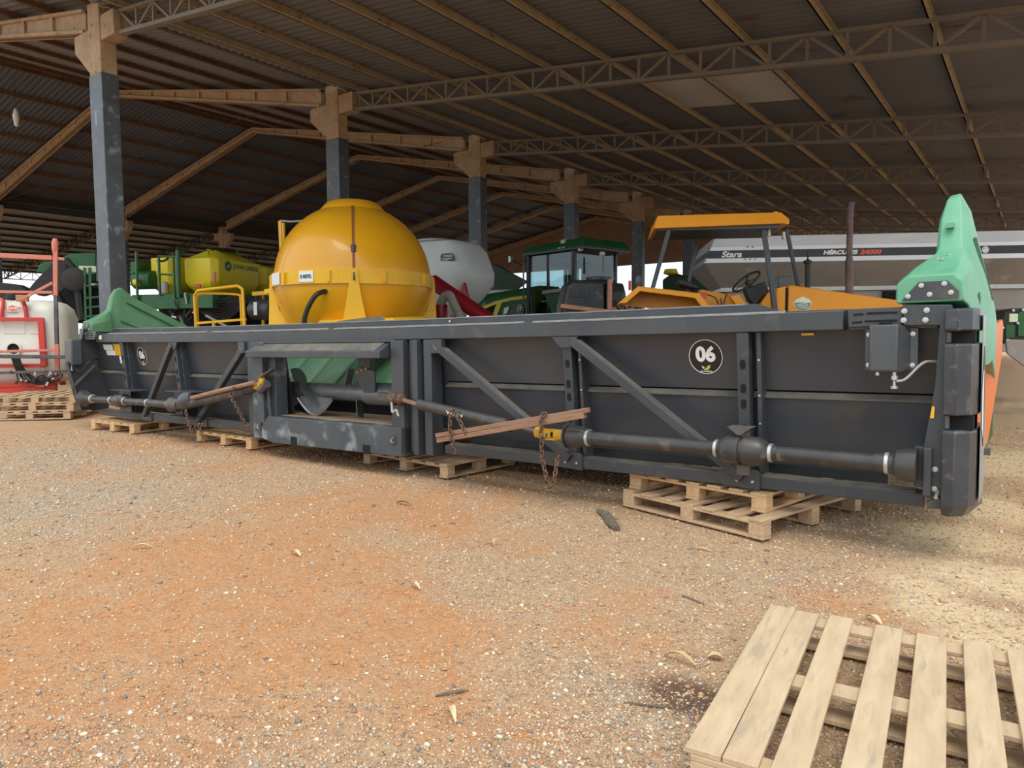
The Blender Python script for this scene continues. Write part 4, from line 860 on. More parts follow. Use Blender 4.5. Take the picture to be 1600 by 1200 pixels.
chain([H(290, 640, 4.83), H(293, 655, 4.82), H(297, 668, 4.82), H(300, 675, 4.82)], 'rusty chain hanging beneath the left shaft coupling')
chain([H(304, 668, 4.86), H(310, 664, 4.85), H(313, 672, 4.84), H(315, 680, 4.84)], 'loose chain end by the pallet left of the feeder opening')
hk = HF.M @ (H(871, 720, 4.98)-V(-1.9, 5.12, 0))

# ================================================================== MACHINES BEHIND THE HEADER
def wheel(name, c, R, w, ax, parent, rim, lugs=0, rimr=.52):
    c = V(*c); ax = V(*ax).normalized()
    t = MB().lathe([(R*rimr, -w*.36), (R*.70, -w*.5), (R*.90, -w*.48), (R*.975, -w*.36), (R, 0), (R*.975, w*.36), (R*.90, w*.48), (R*.70, w*.5), (R*rimr, w*.36)], c, ax, 32)
    o = t.build(name, 'rubber', parent)
    if lugs:
        u = ax.orthogonal().normalized(); v_ = ax.cross(u); lb = MB()
        for k in range(lugs):
            for sgn in (-1, 1):
                a = 2*math.pi*(k+.25*sgn)/lugs; a2 = a+.16
                p0 = c+(u*math.cos(a)+v_*math.sin(a))*R+ax*sgn*w*.46; p1 = c+(u*math.cos(a2)+v_*math.sin(a2))*R*1.005+ax*sgn*.02
                lb.bar(p0, p1, .045, .06, (u*math.cos(a)+v_*math.sin(a)))
        lb.build('tread_lugs', 'rubber', o)
    MB().lathe([(0, -w*.12), (R*.20, -w*.12), (R*.24, -w*.2), (R*rimr*.95, -w*.15), (R*rimr*1.02, -w*.38), (R*rimr*1.02, w*.38), (R*rimr*.95, w*.15), (R*.2, w*.12), (0, w*.12)], c, ax, 24).build('rim', rim, o)
    return o
# ---------------------------------------------- orange tractor
F = Fr(deep(1140, 9.8), 30)
T = thing('open_tractor', 'orange open-station tractor with flat canopy roof behind the header', 'tractor', F)
B = lambda mb, n_, m_, bev=.01, p=None, **k: mb.build(n_, m_, p or T, bev, **k)
hp = [F(u, v, y=.42) for u, v in ((1231, 449), (1234, 445), (1404, 469), (1412, 476), (1413, 483))]
zlow = .95
pts = [hp[0]]+hp[1:]+[V(hp[-1].x, .42, zlow), V(hp[0].x, .42, zlow)]
hood = B(MB().prism(pts, (0, .72, 0)), 'hood', 'tractor_orange', .025)
x_ = F(1214, 470, y=.42).x; B(MB().prism([F(1214, 450, y=.42), F(1228, 447, y=.42), V(F(1228, 449, y=.42).x, .42, zlow), V(x_, .42, zlow)], (0, .70, 0)), 'cowl', 'tractor_orange', .012)
B(MB().box((hp[0].x-.02, .41, zlow), (hp[0].x, 1.15, hp[0].z-.01)), 'hood_seam', 'slot_black', 0)
# round emblem
ec = F(1254, 470, y=.417); r_ = .125
em = B(MB().prism([ec+V(r_*math.cos(t), 0, -.02+r_*1.0*math.sin(t)) for t in np.linspace(math.pi, 2*math.pi, 17)]+[ec+V(r_*.7, 0, .02), ec+V(0, 0, .06), ec+V(-r_*.7, 0, .02)], (0, -.004, 0)), 'emblem', 'decal_pale', 0, hood)
B(MB().prism([ec+V(r_*.9*math.cos(t), -.004, -.025+r_*.9*math.sin(t)) for t in np.linspace(math.pi, 2*math.pi, 17)], (0, -.003, 0)), 'emblem_field', 'decal_grey', 0, em)
for k in range(3): B(MB().bar(ec+V(-.085+.03*k, -.009, -.075-.018*k+.01), ec+V(.09-.01*k, -.009, -.02-.035*k), .003, .010, (0, 0, 1)), 'emblem_furrow', 'decal_pale', 0, em)
# canopy
cz = [F(u, v, y=.15) for u, v in ((1022, 357), (1028, 336), (1222, 331), (1222, 349))]
fx = cz[2].x
can = MB().loft([[(cz[0].x, y, cz[0].z), (cz[1].x, y+e, cz[1].z), (fx, y+e, cz[2].z+.005), (fx+.12, y+e*1.5, cz[2].z-.09), (fx+.10, y, cz[3].z-.015), (fx, y, cz[3].z)] for y, e in ((.15, .05), (1.32, -.05))])
can = B(can, 'canopy', 'tractor_orange', .012)
for k in range(3): B(MB().bar((fx-.06+.03*k, .25+.3*k, cz[2].z+.01), (fx-.02+.03*k, .45+.3*k, cz[2].z-.01), .05, .03), 'canopy_rib', 'tractor_orange', .004, can)
text('5060 T', 'canopy_lettering', 'decal_grey', can, V(fx+.112, .62, cz[2].z-.045-.045), (0, 1, 0), (.6, 0, 1), width=.26, height=.05, bold=.02) if False else None
B(MB().box((cz[0].x+.06, .22, cz[0].z-.02), (fx, 1.25, cz[0].z+.03)), 'canopy_liner', 'charcoal_paint', 0, can)
for nm, a, b_, y, w in (('post_rear', (1045, 360), (1019, 453), .22, .06), ('post_front', (1192, 352), (1212, 490), .30, .065), ('post_rear', (1091, 363), (1074, 455), 1.2, .055), ('post_front', (1229, 358), (1247, 447), 1.2, .055)):
    B(MB().bar(F(*a, y=y), F(*b_, y=y), w, w*.9, (0, 1, 0)), 'canopy_post', 'charcoal_paint', .008)
for u, v, y in ((1201, 364, .40), (1224, 368, .95)):
    c = F(u, v, y=y); B(MB().cbox(c, (.035, .09, .10)), 'work_light', 'tank_white', .006)
# fender over the rear wheel
fo = [F(u, v, y=0) for u, v in ((966, 474), (997, 447), (1093, 458), (1118, 492))]
fi = [F(u, v, y=0) for u, v in ((978, 474), (1000, 455), (1086, 466), (1106, 492))]
B(MB().prism(fo+fi[::-1], (0, .05, 0)), 'fender', 'tractor_orange', .008)
B(MB().loft([[p, p+V(0, .50, 0), p+V(0, .50, -.02), p+V(0, 0, -.02)] for p in fo]), 'fender_top', 'tractor_orange', .008)
B(MB().prism([p+V(0, .42, 0) for p in fo], (0, .03, 0)), 'fender_side', 'tractor_orange', .0)
B(MB().cbox(F(1100, 462, y=.02), (.07, .03, .09)), 'tail_light', 'red_paint', .005)
wc = F(1040, 480, y=.22); wheel('rear_wheel', (wc.x+.03, .24, .86), .83, .38, (0, 1, 0), T, 'tank_yellow', 18); wheel('rear_wheel', (wc.x+.03, 1.4, .86), .83, .38, (0, 1, 0), T, 'tank_yellow', 18)
fwx = F(1340, 480, y=.2).x; wheel('front_wheel', (fwx, .28, .49), .46, .26, (0, 1, 0), T, 'tank_yellow', 14); wheel('front_wheel', (fwx, 1.3, .49), .46, .26, (0, 1, 0), T, 'tank_yellow', 14)
B(MB().box((wc.x-.3, .5, .55), (fwx+.3, 1.1, 1.0)), 'chassis', 'charcoal_paint', .02); B(MB().tube([(fwx, .3, .45), (fwx, 1.3, .45)], .06, 10), 'front_axle', 'charcoal_paint', 0); B(MB().tube([(wc.x+.03, .3, .86), (wc.x+.03, 1.3, .86)], .09, 10), 'rear_axle', 'charcoal_paint', 0)
# steering wheel, dash, seat, levers
sc = F(1166, 440, y=.75); nrm = V(-.62, -.25, .75).normalized()
sw_ = B(MB().tube([sc+nrm.orthogonal().normalized()*.22*math.cos(t)+nrm.cross(nrm.orthogonal().normalized())*.22*math.sin(t) for t in np.linspace(0, 2*math.pi, 25)], .016, 8, False), 'steering_wheel', 'rubber', 0)
for k in range(3):
    t = k*2.09+.4; B(MB().bar(sc, sc+nrm.orthogonal().normalized()*.22*math.cos(t)+nrm.cross(nrm.orthogonal().normalized())*.22*math.sin(t), .02, .012), 'spoke', 'rubber', 0, sw_)
B(MB().tube([sc, sc-nrm*.35], .035, 10), 'steering_column', 'rubber', 0, sw_)
B(MB().box(F(1216, 450, y=.75), F(1239, 431, y=.75)+V(0, .3, 0)), 'instrument_panel', 'grey_plastic', .015)
B(MB().prism([F(1062, 445, y=.5), F(1090, 452, y=.5), F(1092, 447, y=.5), F(1070, 437, y=.5), F(1060, 436, y=.5)], (0, .45, 0)), 'seat', 'rubber', .03)
B(MB().prism([F(1095, 452, y=1.1), F(1150, 462, y=1.1), F(1160, 490, y=1.1), F(1095, 490, y=1.1)], (0, .3, 0)), 'far_fender', 'tractor_orange', .01)
B(MB().prism([F(1140, 463, y=.55), F(1155, 460, y=.55), F(1178, 490, y=.55), F(1160, 490, y=.55)], (0, .12, 0)), 'floor_console', 'tractor_orange', .01)
B(MB().prism([F(1180, 488, y=.5), F(1203, 455, y=.5), F(1206, 488, y=.5)], (0, .5, 0)), 'dash_cover', 'tractor_orange', .01)
B(MB().prism([F(1165, 452, y=.6), F(1195, 440, y=.6), F(1202, 455, y=.6), F(1180, 476, y=.6), F(1172, 470, y=.6)], (0, .25, 0)), 'dash_underside', 'rubber', .01)
for a, b_, c in (((1104, 460), (1118, 466), (1124, 480)), ((1136, 458), (1132, 470), (1130, 478)), ((1126, 466), (1127, 474), (1124, 482))):
    B(MB().tube(arcpts([F(*a, y=.45), F(*b_, y=.45), F(*c, y=.45)]), .010, 6), 'lever', 'rubber', 0)
e0 = F(1327, 462, y=.8); ex = B(MB().tube([e0-V(0, 0, .2), e0, F(1327, 408, y=.8), F(1327, 403, y=.8), F(1328, 345, y=.8), F(1329, 325, y=.8), F(1331, 316, y=.8)], [.055, .055, .055, .043, .042, .042, .04], 14), 'exhaust_pipe', 'pipe_rust', 0)
i0 = F(1262, 452, y=.8); i1 = F(1262, 411, y=.8); ai = B(MB().tube([i0-V(0, 0, .1), i1], .038, 12), 'air_intake', 'rubber', 0); B(MB().lathe([(.03, -.01), (.065, 0), (.06, .03), (.02, .05), (.012, .055), (.008, .17), (0, .17)], i1, (0, 0, 1), 16), 'intake_cap', 'rubber', 0, ai)
B(MB().lathe([(.04, 0), (.05, .03), (.05, .10), (.03, .14)], F(998, 446, y=.3), (0, 0, 1), 12), 'fender_light', 'grey_plastic', 0)
B(MB().cbox(F(984, 446, y=.5), (.04, .03, .14)), 'side_marker', 'red_paint', .004)
# ---------------------------------------------- trailer
F = Fr(deep(1350, 13.6), 30)
T = thing('spreader_trailer', 'long silver spreader trailer with black stripe and white lettering', 'trailer', F)
def L_(u, v, y=0): return F(u, v, y=y)
zt, zw1, zb1, zb2, zw2, zlo = [L_(1350, v).z for v in (365, 382, 387.5, 400, 407, 447)]
xl = L_(1100, 411).x; xlt = L_(1118, 371).x; xr = 3.85; DW = 2.2
def band(z0, z1, nm, m_, o_=0, bev=.0):
    q = lambda z: xl+(xlt-xl)*(z-zw2)/(zt-zw2)
    return B(MB().hexa([(q(z0), -o_, z0), (xr, -o_, z0), (xr, DW+o_, z0), (q(z0), DW+o_, z0), (q(z1), -o_, z1), (xr, -o_, z1), (xr, DW+o_, z1), (q(z1), DW+o_, z1)]), nm, m_, bev)
band(zw2, zt, 'upper_body', 'silver', 0, .015); band(zb2, zw1, 'white_band', 'silver_white', .006) ; band(zw2-.0, zb2, 'white_band', 'silver_white', .010)
bs = band(zb2, zb1, 'black_stripe', 'decal_black', .012)
q1 = [(xl, 0, zw2), (xr, 0, zw2), (xr, DW, zw2), (xl, DW, zw2)]; q0 = [(xl+.42, .50, zlo-.0), (xr, .50, zlo), (xr, DW-.5, zlo), (xl+.42, DW-.5, zlo)]
B(MB().hexa(q0+q1), 'hopper_side', 'dusty_steel', .01)
B(MB().box((xl+.40, .47, zlo-.05), (xr, DW-.47, zlo+.04)), 'riveted_strip', 'silver', .005)
for k in range(24): B(MB().lathe([(.014, 0), (.012, .008), (0, .012)], (xl+.5+.22*k, .47, zlo-.005), (0, -1, 0), 8), 'rivet', 'steel', 0)
B(MB().box((xl+.5, .55, 1.02), (xr, DW-.55, zlo-.05)), 'lower_body', 'dusty_steel', .01)
B(MB().cbox(L_(1389, 463, .5)+V(0, -.0, 0), (.22, .10, .20)), 'inspection_hatch', 'slot_black', .006)
for u, v in ((1168, 386), (1176, 386), (1164, 405), (1172, 405), (1180, 405), (1108, 388), (1103, 408)):
    B(MB().lathe([(.014, 0), (.014, .014)], L_(u, v)+V(0, -.008, 0), (0, -1, 0), 8), 'bolt', 'dark_steel', 0)
wx = xr-1.2
for x in (-.9, .25):
    for y in (.35, DW-.35): wheel('trailer_wheel', (x, y, .55), .55, .4, (0, 1, 0), T, 'silver_white')
B(MB().box((-2.2, DW/2-.35, .55), (1.0, DW/2+.35, 1.04)), 'chassis', 'charcoal_paint', .02); B(MB().bar((-2.2, DW/2, .65), (-3.6, DW/2, .55), .15, .15), 'drawbar', 'charcoal_paint', .01)
B(MB().tube([(-3.3, DW/2, .5), (-3.3, DW/2, 0)], .05, 10), 'parking_jack', 'charcoal_paint', 0)
zc = (zb1+zb2)/2; hh = zb1-zb2
text('Stara', 'brand_lettering', 'decal_white', bs, V(L_(1143, 395).x, -.015, zc), (1, 0, 0), (0, 0, 1), width=L_(1159, 395).x-L_(1127, 395).x, height=hh*.82, bold=.03, shear=.25)
text('HÉRCULES', 'model_lettering', 'decal_white', bs, V(L_(1313, 395).x, -.015, zc+.01), (1, 0, 0), (0, 0, 1), width=L_(1340, 395).x-L_(1286, 395).x, height=hh*.66, bold=.05, shear=.2)
text('24000', 'model_lettering', 'decal_red', bs, V(L_(1360, 395).x, -.015, zc-.0), (1, 0, 0), (0, 0, 1), width=L_(1377, 394).x-L_(1343, 394).x, height=hh*.60, bold=.05, shear=.2)
c = L_(1539, 386)+V(0, -.016, 0); ringm(V(c.x, -.016, zc), (0, -1, 0), .052, .062, .004).build('round_emblem', 'decal_white', bs); MB().prism([V(c.x+a, -.016, zc+b_) for a, b_ in ((-.035, -.01), (-.01, .005), (.01, .035), (.035, .03), (.02, .0), (.03, -.025), (-.02, -.03))], (0, -.004, 0)).build('round_emblem', 'decal_white', bs)
# ---------------------------------------------- yellow spherical tank on its frame
DS = 14.5
g_ = deep(555, DS); F = Fr(g_, 0)
T = thing('spherical_tank', 'large glossy yellow spherical liquid tank on a yellow steel frame', 'tank', F)
cs = F(555, 441, y=0); RS = 1.545; c = V(0, 0, cs.z)
prof = [(RS*math.cos(t), RS*math.sin(t)) for t in np.linspace(-1.5, 1.22, 40)]
B(MB().lathe(prof, c, (0, 0, 1), 64), 'tank_shell', 'tank_yellow', 0, smooth=60)
rt = RS*math.cos(1.22); zt = RS*math.sin(1.22)
B(MB().lathe([(rt+.12, zt-.07), (rt+.10, zt-.02), (rt*.98, zt+.10), (rt*.80, zt+.14), (0, zt+.16)], c, (0, 0, 1), 32), 'filler_neck', 'tank_yellow', 0)
hz = B(MB().lathe([(RS-.01, -.13), (RS+.035, -.13), (RS+.035, .13), (RS-.01, .13)], c, (0, 0, 1), 64), 'equator_band', 'frame_yellow', 0)
ca = math.atan2(-g_[1], -g_[0])            # azimuth towards the viewer
az = lambda u: ca-(555-u)*0+math.asin(max(-1, min(1, (u-555)/119.5)))
for k in range(4):
    a = ca+math.pi/2*k; d = V(math.cos(a), math.sin(a), 0); s_ = V(-d.y, d.x, 0)
    o = B(MB().loft([[c+d*(RS+o0)-s_*w+V(0, 0, z), c+d*(RS+o0)+s_*w+V(0, 0, z), c+d*(RS+o1)+s_*w+V(0, 0, z), c+d*(RS+o1)-s_*w+V(0, 0, z)] for z, w, o0, o1 in ((-1.75, .42, -.75, .10), (-1.0, .25, -.42, .10), (-.55, .16, -.10, .09), (-.13, .09, .0, .085), (.12, .07, .02, .07))]), 'support_leg', 'frame_yellow', .01)
for k in range(10):
    a = ca+.35+k*2*math.pi/10; d = V(math.cos(a), math.sin(a), 0)
    B(MB().bar(c+d*(RS+.03)+V(0, 0, -.10), c+d*(RS+.03)+V(0, 0, .10), .10, .05, (-d.y, d.x, 0)), 'band_bracket', 'frame_yellow', .005, hz)
def onband(u, m_, nm, w, h, o_=.04, par=None):
    a = az(u); d = V(math.cos(a), math.sin(a), 0); s_ = V(-d.y, d.x, 0); p = c+d*(RS+o_)
    return B(MB().bar(p-s_*w/2, p+s_*w/2, .006, h), nm, m_, 0, par or hz), p+d*.005, s_
o, p, s_ = onband(491, 'decal_white', 'maker_plate', .30, .20)
text('MEPEL', 'lettering', 'decal_navy', o, p+s_*.03, s_, (0, 0, 1), width=.19, height=.07, bold=.03); MB().bar(p-s_*.125, p-s_*.085, .008, .07).build('logo_mark', 'decal_grey', o)
o, p, s_ = onband(446, 'decal_white', 'maker_plate', .42, .22)
for uu in (533, 592, 600, 618, 634, 655, 663): onband(uu, 'frame_yellow', 'band_seam', .03, .25, .036)
# ratchet strap over the top
st_pts = [c+V(math.cos(ca)*math.cos(t)*(RS+.012), math.sin(ca)*math.cos(t)*(RS+.012), math.sin(t)*(RS+.012)) for t in np.linspace(.10, 1.2, 20)]
ss = V(-math.sin(ca), math.cos(ca), 0)*.022
B(MB().loft([[p-ss, p+ss] for p in st_pts], cap=False, close=False), 'tie_strap', 'strap_brown', 0)
pm = st_pts[4]; B(MB().cbox(pm, (.07, .07, .14)), 'strap_ratchet', 'dark_steel', .008)
d = V(math.cos(ca), math.sin(ca), 0); B(MB().tube([c+d*(RS+.1)+V(0, 0, .06), c+d*(RS+.13)+V(0, 0, -.02), c+d*(RS+.1)+V(0, 0, -.08)], .015, 6), 'strap_hook', 'dark_steel', 0)
a = az(514); d2 = V(math.cos(a), math.sin(a), 0); h0 = c+d2*(RS*.93)+V(0, 0, -.62*0-.28)
B(MB().tube(arcpts([h0-d2*.05, h0+d2*.14, h0+d2*.22+ss*-6+V(0, 0, -.10), h0+d2*.20+ss*-14+V(0, 0, -.45), h0+d2*.15+ss*-17+V(0, 0, -.95)]), .045, 10), 'outlet_hose', 'hose_black', 0); B(MB().lathe([(.085, 0), (.085, .06), (.06, .10)], h0-d2*.03, d2, 14), 'hose_flange', 'rubber', 0)
# frame, platform, upright with vent hose
B(MB().box((-1.7, -1.3, .55), (1.7, 1.3, .80)), 'chassis', 'frame_yellow', .02)
pf = F(700, 494, y=-1.0); B(MB().hexa([(.35, -1.35, pf.z-.5), (2.6, -1.35, pf.z-.5), (2.6, -.35, pf.z-.5), (.35, -.35, pf.z-.5), (.5, -1.3, pf.z-.02), (2.45, -1.3, pf.z-.02), (2.3, -.4, pf.z+.03), (.6, -.4, pf.z+.03)]), 'platform', 'frame_yellow', .02)
for x in (-1.1, 1.1):
    for y in (-1.25, 1.25): wheel('tank_wheel', (x, y, .45), .45, .3, (0, 1, 0), T, 'frame_yellow')
v0 = F(447, 470, y=.35); v1 = F(438, 345, y=.35)
B(MB().bar(V(v1.x+.06, .35, .8), v1, .10, .05, (0, 1, 0)), 'upright', 'frame_yellow', .004); B(MB().bar(V(v1.x+.20, .35, .8), v1+V(.11, 0, -.06), .05, .05, (0, 1, 0)), 'upright', 'frame_yellow', .004)
B(MB().tube(arcpts([v1, F(460, 346, y=.30), F(485, 342, y=.25), c+V(-rt, 0, zt+.05)]), .022, 8), 'vent_hose', 'hose_grey', 0)
ap = F(415, 456, y=-.6); B(MB().bar(ap, F(440, 452, y=-.6), .08, .10), 'side_arm', 'frame_yellow', .004)
# ---------------------------------------------- guard frame of yellow pipe, black drum next to it
F = Fr(deep(345, 16.0), 12)
T = thing('pipe_guard', 'yellow bent-pipe guard rail standing behind the header, left of the round tank', 'railing', F)
g0 = [F(u, v, y=0) for u, v in ((308, 520), (304, 462), (309, 455), (372, 447), (379, 452), (385, 520))]
gz = V(g0[0].x, 0, 0); gz2 = V(g0[-1].x, 0, 0)
B(MB().tube([gz]+arcpts([g0[1], g0[2], g0[2]+V(.1, 0, .02), g0[3]+V(-.1, 0, 0), g0[3], g0[4]], 5)+[gz2], .035, 10), 'outer_pipe', 'frame_yellow', 0)
g1 = [F(u, v, y=.12) for u, v in ((309, 500), (308, 466), (316, 459), (370, 460), (376, 466), (379, 505))]
B(MB().tube([V(g1[0].x, .12, .2)]+arcpts(g1[1:5], 5)+[V(g1[-1].x, .12, .2)], .028, 10), 'inner_pipe', 'frame_yellow', 0)
B(MB().bar(F(307, 505, y=0), F(384, 499, y=0), .05, .05), 'cross_bar', 'frame_yellow', 0); B(MB().bar(F(334, 503, y=0), V(F(334, 503, y=0).x, 0, .3), .05, .05, (0, 1, 0)), 'stub_post', 'frame_yellow', 0)
F = Fr(deep(412, 17.8), 20)
T = thing('air_drum', 'black drum with white tag hanging at the left of the round tank', 'drum', F)
dc = F(412, 484, y=0); B(MB().lathe([(.0, -.38), (.18, -.36), (.25, -.28), (.26, .28), (.18, .36), (0, .38)], V(dc.x, .0, dc.z), (1, 0, 0), 20), 'drum_shell', 'black_poly', 0)
B(MB().cbox(V(dc.x-.04, -.27, dc.z+.02), (.10, .02, .32)), 'tag', 'decal_white', .01)
for k in range(4): B(MB().tube([V(dc.x-.2+.13*k, 0, dc.z+.24), V(dc.x-.2+.13*k, 0, dc.z+.36)], .03, 8), 'valve', 'rubber', 0)
B(MB().bar(V(dc.x-.3, 0, dc.z+.40), V(dc.x+.5, 0, dc.z+.42), .08, .10), 'mount_bar', 'frame_yellow', .005); 
for x in (-.25, .45): B(MB().bar(V(dc.x+x, .32, 0), V(dc.x+x, .32, dc.z+.38), .06, .06, (0, 1, 0)), 'stand_leg', 'frame_yellow', .004)
# ---------------------------------------------- white hopper tank with dark badge
F = Fr(deep(690, 18.0), 10)
T = thing('white_hopper', 'white plastic hopper with dark badge standing behind the yellow round tank', 'tank', F)
def ringr(xa, xb, ya, yb, z, r=.25, n_=5):
    o = []
    for (cx_, cy_, a0) in ((xb-r, yb-r, 0), (xa+r, yb-r, 90), (xa+r, ya+r, 180), (xb-r, ya+r, 270)):
        for k in range(n_+1): t = math.radians(a0+90*k/n_); o.append((cx_+r*math.cos(t), cy_+r*math.sin(t), z))
    return o
X0 = F(600, 440, y=0).x; P_ = {v: F(u, v, y=0) for u, v in ((690, 370), (716, 385), (727, 420), (726, 440), (712, 465), (700, 480))}
xs_ = [(p.x, p.z) for p in P_.values()]
rg = [ringr(X0+.5, xs_[5][0]-.2, .55, 1.2, xs_[5][1]-.35, .2), ringr(X0+.3, xs_[5][0], .35, 1.4, xs_[5][1], .25), ringr(X0+.15, xs_[4][0], .2, 1.6, xs_[4][1], .3), ringr(X0, xs_[3][0], .02, 1.8, xs_[3][1], .35), ringr(X0, xs_[2][0], .0, 1.8, xs_[2][1], .35), ringr(X0, xs_[1][0]+.0, .03, 1.75, xs_[1][1], .35), ringr(X0+.1, xs_[1][0]-.15, .12, 1.65, xs_[0][1]-.08, .35), ringr(X0+.3, xs_[0][0], .3, 1.45, xs_[0][1], .3)]
B(MB().loft(rg), 'hopper_body', 'tank_bluewhite', 0, smooth=35)
B(MB().lathe([(.5, 0), (.52, .04), (.45, .07), (0, .08)], V((X0+xs_[0][0])/2+.1, .9, xs_[0][1]), (0, 0, 1), 24), 'lid', 'tank_white', 0)
bd = F(699.5, 402, y=-.005); bd_ = B(MB().prism([bd+V(a, 0, b_) for a, b_ in ((-.20, -.08), (.21, -.10), (.21, .0), (.15, .10), (-.15, .10), (-.21, .05))], (0, -.006, 0)), 'badge', 'decal_darkgreen', .004)
text('TORNADO', 'badge_lettering', 'decal_pale', bd_, bd+V(.01, -.009, .035), (1, 0, 0), (0, 0, 1), width=.28, height=.055, bold=.02); MB().cbox(bd+V(-.02, -.008, -.03), (.28, .003, .018)).build('badge_line', 'decal_pale', bd_); MB().cbox(bd+V(-.05, -.008, -.065), (.16, .003, .014)).build('badge_line', 'decal_pale', bd_)
B(MB().prism([F(725, 441, y=.1), F(731, 465, y=.1), F(728, 485, y=.1), F(714, 468, y=.1)], (0, .1, 0)), 'side_support', 'dark_red', .005)
for x in (X0+.3, xs_[5][0]-.1): B(MB().bar((x, .4, 0), (x, .4, xs_[5][1]-.2), .12, .12, (0, 1, 0)), 'stand_leg', 'dark_red', .01); B(MB().bar((x, 1.3, 0), (x, 1.3, xs_[5][1]-.2), .12, .12, (0, 1, 0)), 'stand_leg', 'dark_red', .01)
# red auger tube with hose
F = Fr(deep(700, 16.4), 10)
T = thing('red_auger', 'slanting dark red auger tube with a bent grey hose', 'auger', F)
a_ = F(676, 440, y=0); b_ = F(770, 505, y=-.1); B(MB().tube([a_, b_], .17, 16), 'auger_tube', 'dark_red', 0)
B(MB().bar(b_, V(b_.x+.05, -.1, 0), .1, .1, (0, 1, 0)), 'stand_leg', 'dark_red', .005); B(MB().bar(a_, V(a_.x, 0, 0), .1, .1, (0, 1, 0)), 'stand_leg', 'dark_red', .005)
B(MB().tube(arcpts([F(688, 476, y=-.3), F(694, 464, y=-.3), F(702, 461, y=-.3), F(708, 472, y=-.3), F(716, 488, y=-.3), F(722, 500, y=-.3)]), .10, 12), 'hose', 'hose_grey', 0)
B(MB().lathe([(.16, 0), (.17, -.3), (.14, -.5)], F(688, 476, y=-.3), (0, 0, 1), 14), 'hopper_boot', 'dark_red', 0)
# ---------------------------------------------- green tractor with cab
F = Fr(deep(880, 20.5), -12)
T = thing('cab_tractor', 'dark green tractor with glazed cab, numbered 17 on its hood', 'tractor', F)
c0 = F(826, 395, y=0); c1 = F(897, 388, y=0); zr = c0.z; zb = 1.9; cw = 1.75
xa, xb = c0.x, c1.x
for x, y in ((xa, .0), (xb, .0), (xa+.05, cw), (xb, cw)): B(MB().bar((x, y, 1.2), (x, y, zr), .12, .10, (0, 1, 0)), 'cab_pillar', 'decal_black', .01)
B(MB().hexa([(xa-.15, -.12, zr-.02), (xb+.55, -.12, zr-.02), (xb+.55, cw+.12, zr-.02), (xa-.15, cw+.12, zr-.02), (xa-.05, 0, zr+.17), (xb+.35, 0, zr+.24), (xb+.35, cw, zr+.24), (xa-.05, cw, zr+.17)]), 'cab_roof', 'deere_green', .03)
B(MB().box((xa-.14, -.115, zr-.10), (xb+.50, cw+.115, zr-.02)), 'roof_trim', 'decal_black', .01)
B(MB().box((xa+.06, .02, 1.75), (xb-.06, .04, zr-.1)), 'side_window', 'glass_clear', 0); B(MB().box((xa+.06, cw-.04, 1.75), (xb-.06, cw-.02, zr-.1)), 'side_window', 'glass_clear', 0); B(MB().box((xb+.0, .06, 1.9), (xb+.02, cw-.06, zr-.1)), 'rear_window', 'glass_clear', 0); B(MB().box((xa-.02, .06, 1.9), (xa, cw-.06, zr-.1)), 'front_window', 'glass_clear', 0)
B(MB().box((xa, .0, 1.0), (xb, cw, 1.78)), 'cab_body', 'decal_black', .02); B(MB().box((xa+.45, .5, 1.78), (xa+.95, 1.1, 2.5)), 'operator_seat', 'rubber', .05); B(MB().bar((xa+.3, .8, 1.8), (xa+.2, .8, 2.35), .08, .08, (0, 1, 0)), 'steering_column', 'rubber', .01)
B(MB().box((xa+.75, .02, 1.75), (xa+.85, .06, zr-.1)), 'door_post', 'decal_black', .0); B(MB().box((xa+.62, cw-.12, 1.78), (xb-.05, cw-.06, zr-.1)), 'shade_panel', 'decal_black', 0); B(MB().box((xa+.05, .1, zr-.42), (xb-.05, cw-.1, zr-.1)), 'headliner', 'decal_black', .03)  # solid panel on the far side is added to darken the cab
for u, v in ((880, 378), (907, 390), (941, 397)):
    p = F(u, v, y=-.05); B(MB().lathe([(.02, -.04), (.07, -.03), (.085, .015), (.05, .06), (0, .075)], p, (0, -.3, 1), 14), 'roof_light', 'tank_white', 0)
text('8R 310', 'roof_lettering', 'decal_white', T, F(877, 387, y=-.13), (1, 0, 0), (0, .3, 1), width=.26, height=.05, bold=.02)
hl = F(752, 470, y=.35); hr = xa
B(MB().loft([[(x, .35, .9), (x, .30, z-.25), (x, .45, z), (x, 1.3, z), (x, 1.45, z-.25), (x, 1.40, .9)] for x, z in ((hl.x-.4, F(752, 478, y=.35).z), (hl.x+.2, F(768, 458, y=.35).z), (hr, F(824, 447, y=.35).z))]), 'hood', 'deere_green', .03)
B(MB().loft([[V(p.x, .27, p.z-.05), V(p.x, .27, p.z+.05), V(p.x, .33, p.z+.05), V(p.x, .33, p.z-.05)] for p in (F(752, 483, y=.3), F(775, 473, y=.3), F(800, 467, y=.3), F(824, 464, y=.3))]), 'hood_stripe', 'deere_yellow', 0)
for k, m_ in ((0, 'slot_black'), (1, 'steel')): B(MB().prism([F(u, v, y=.29-.01*k) for u, v in (((757, 481), (772, 476), (770, 492), (760, 492)), ((788, 481), (796, 479), (792, 490), (786, 492)))[k]], (0, .04, 0)), 'hood_grille', m_, 0)
B(MB().prism([F(u, v, y=.27) for u, v in ((776, 474), (784, 473), (776, 494), (769, 494))], (0, .04, 0)), 'hood_brace', 'deere_yellow', 0)
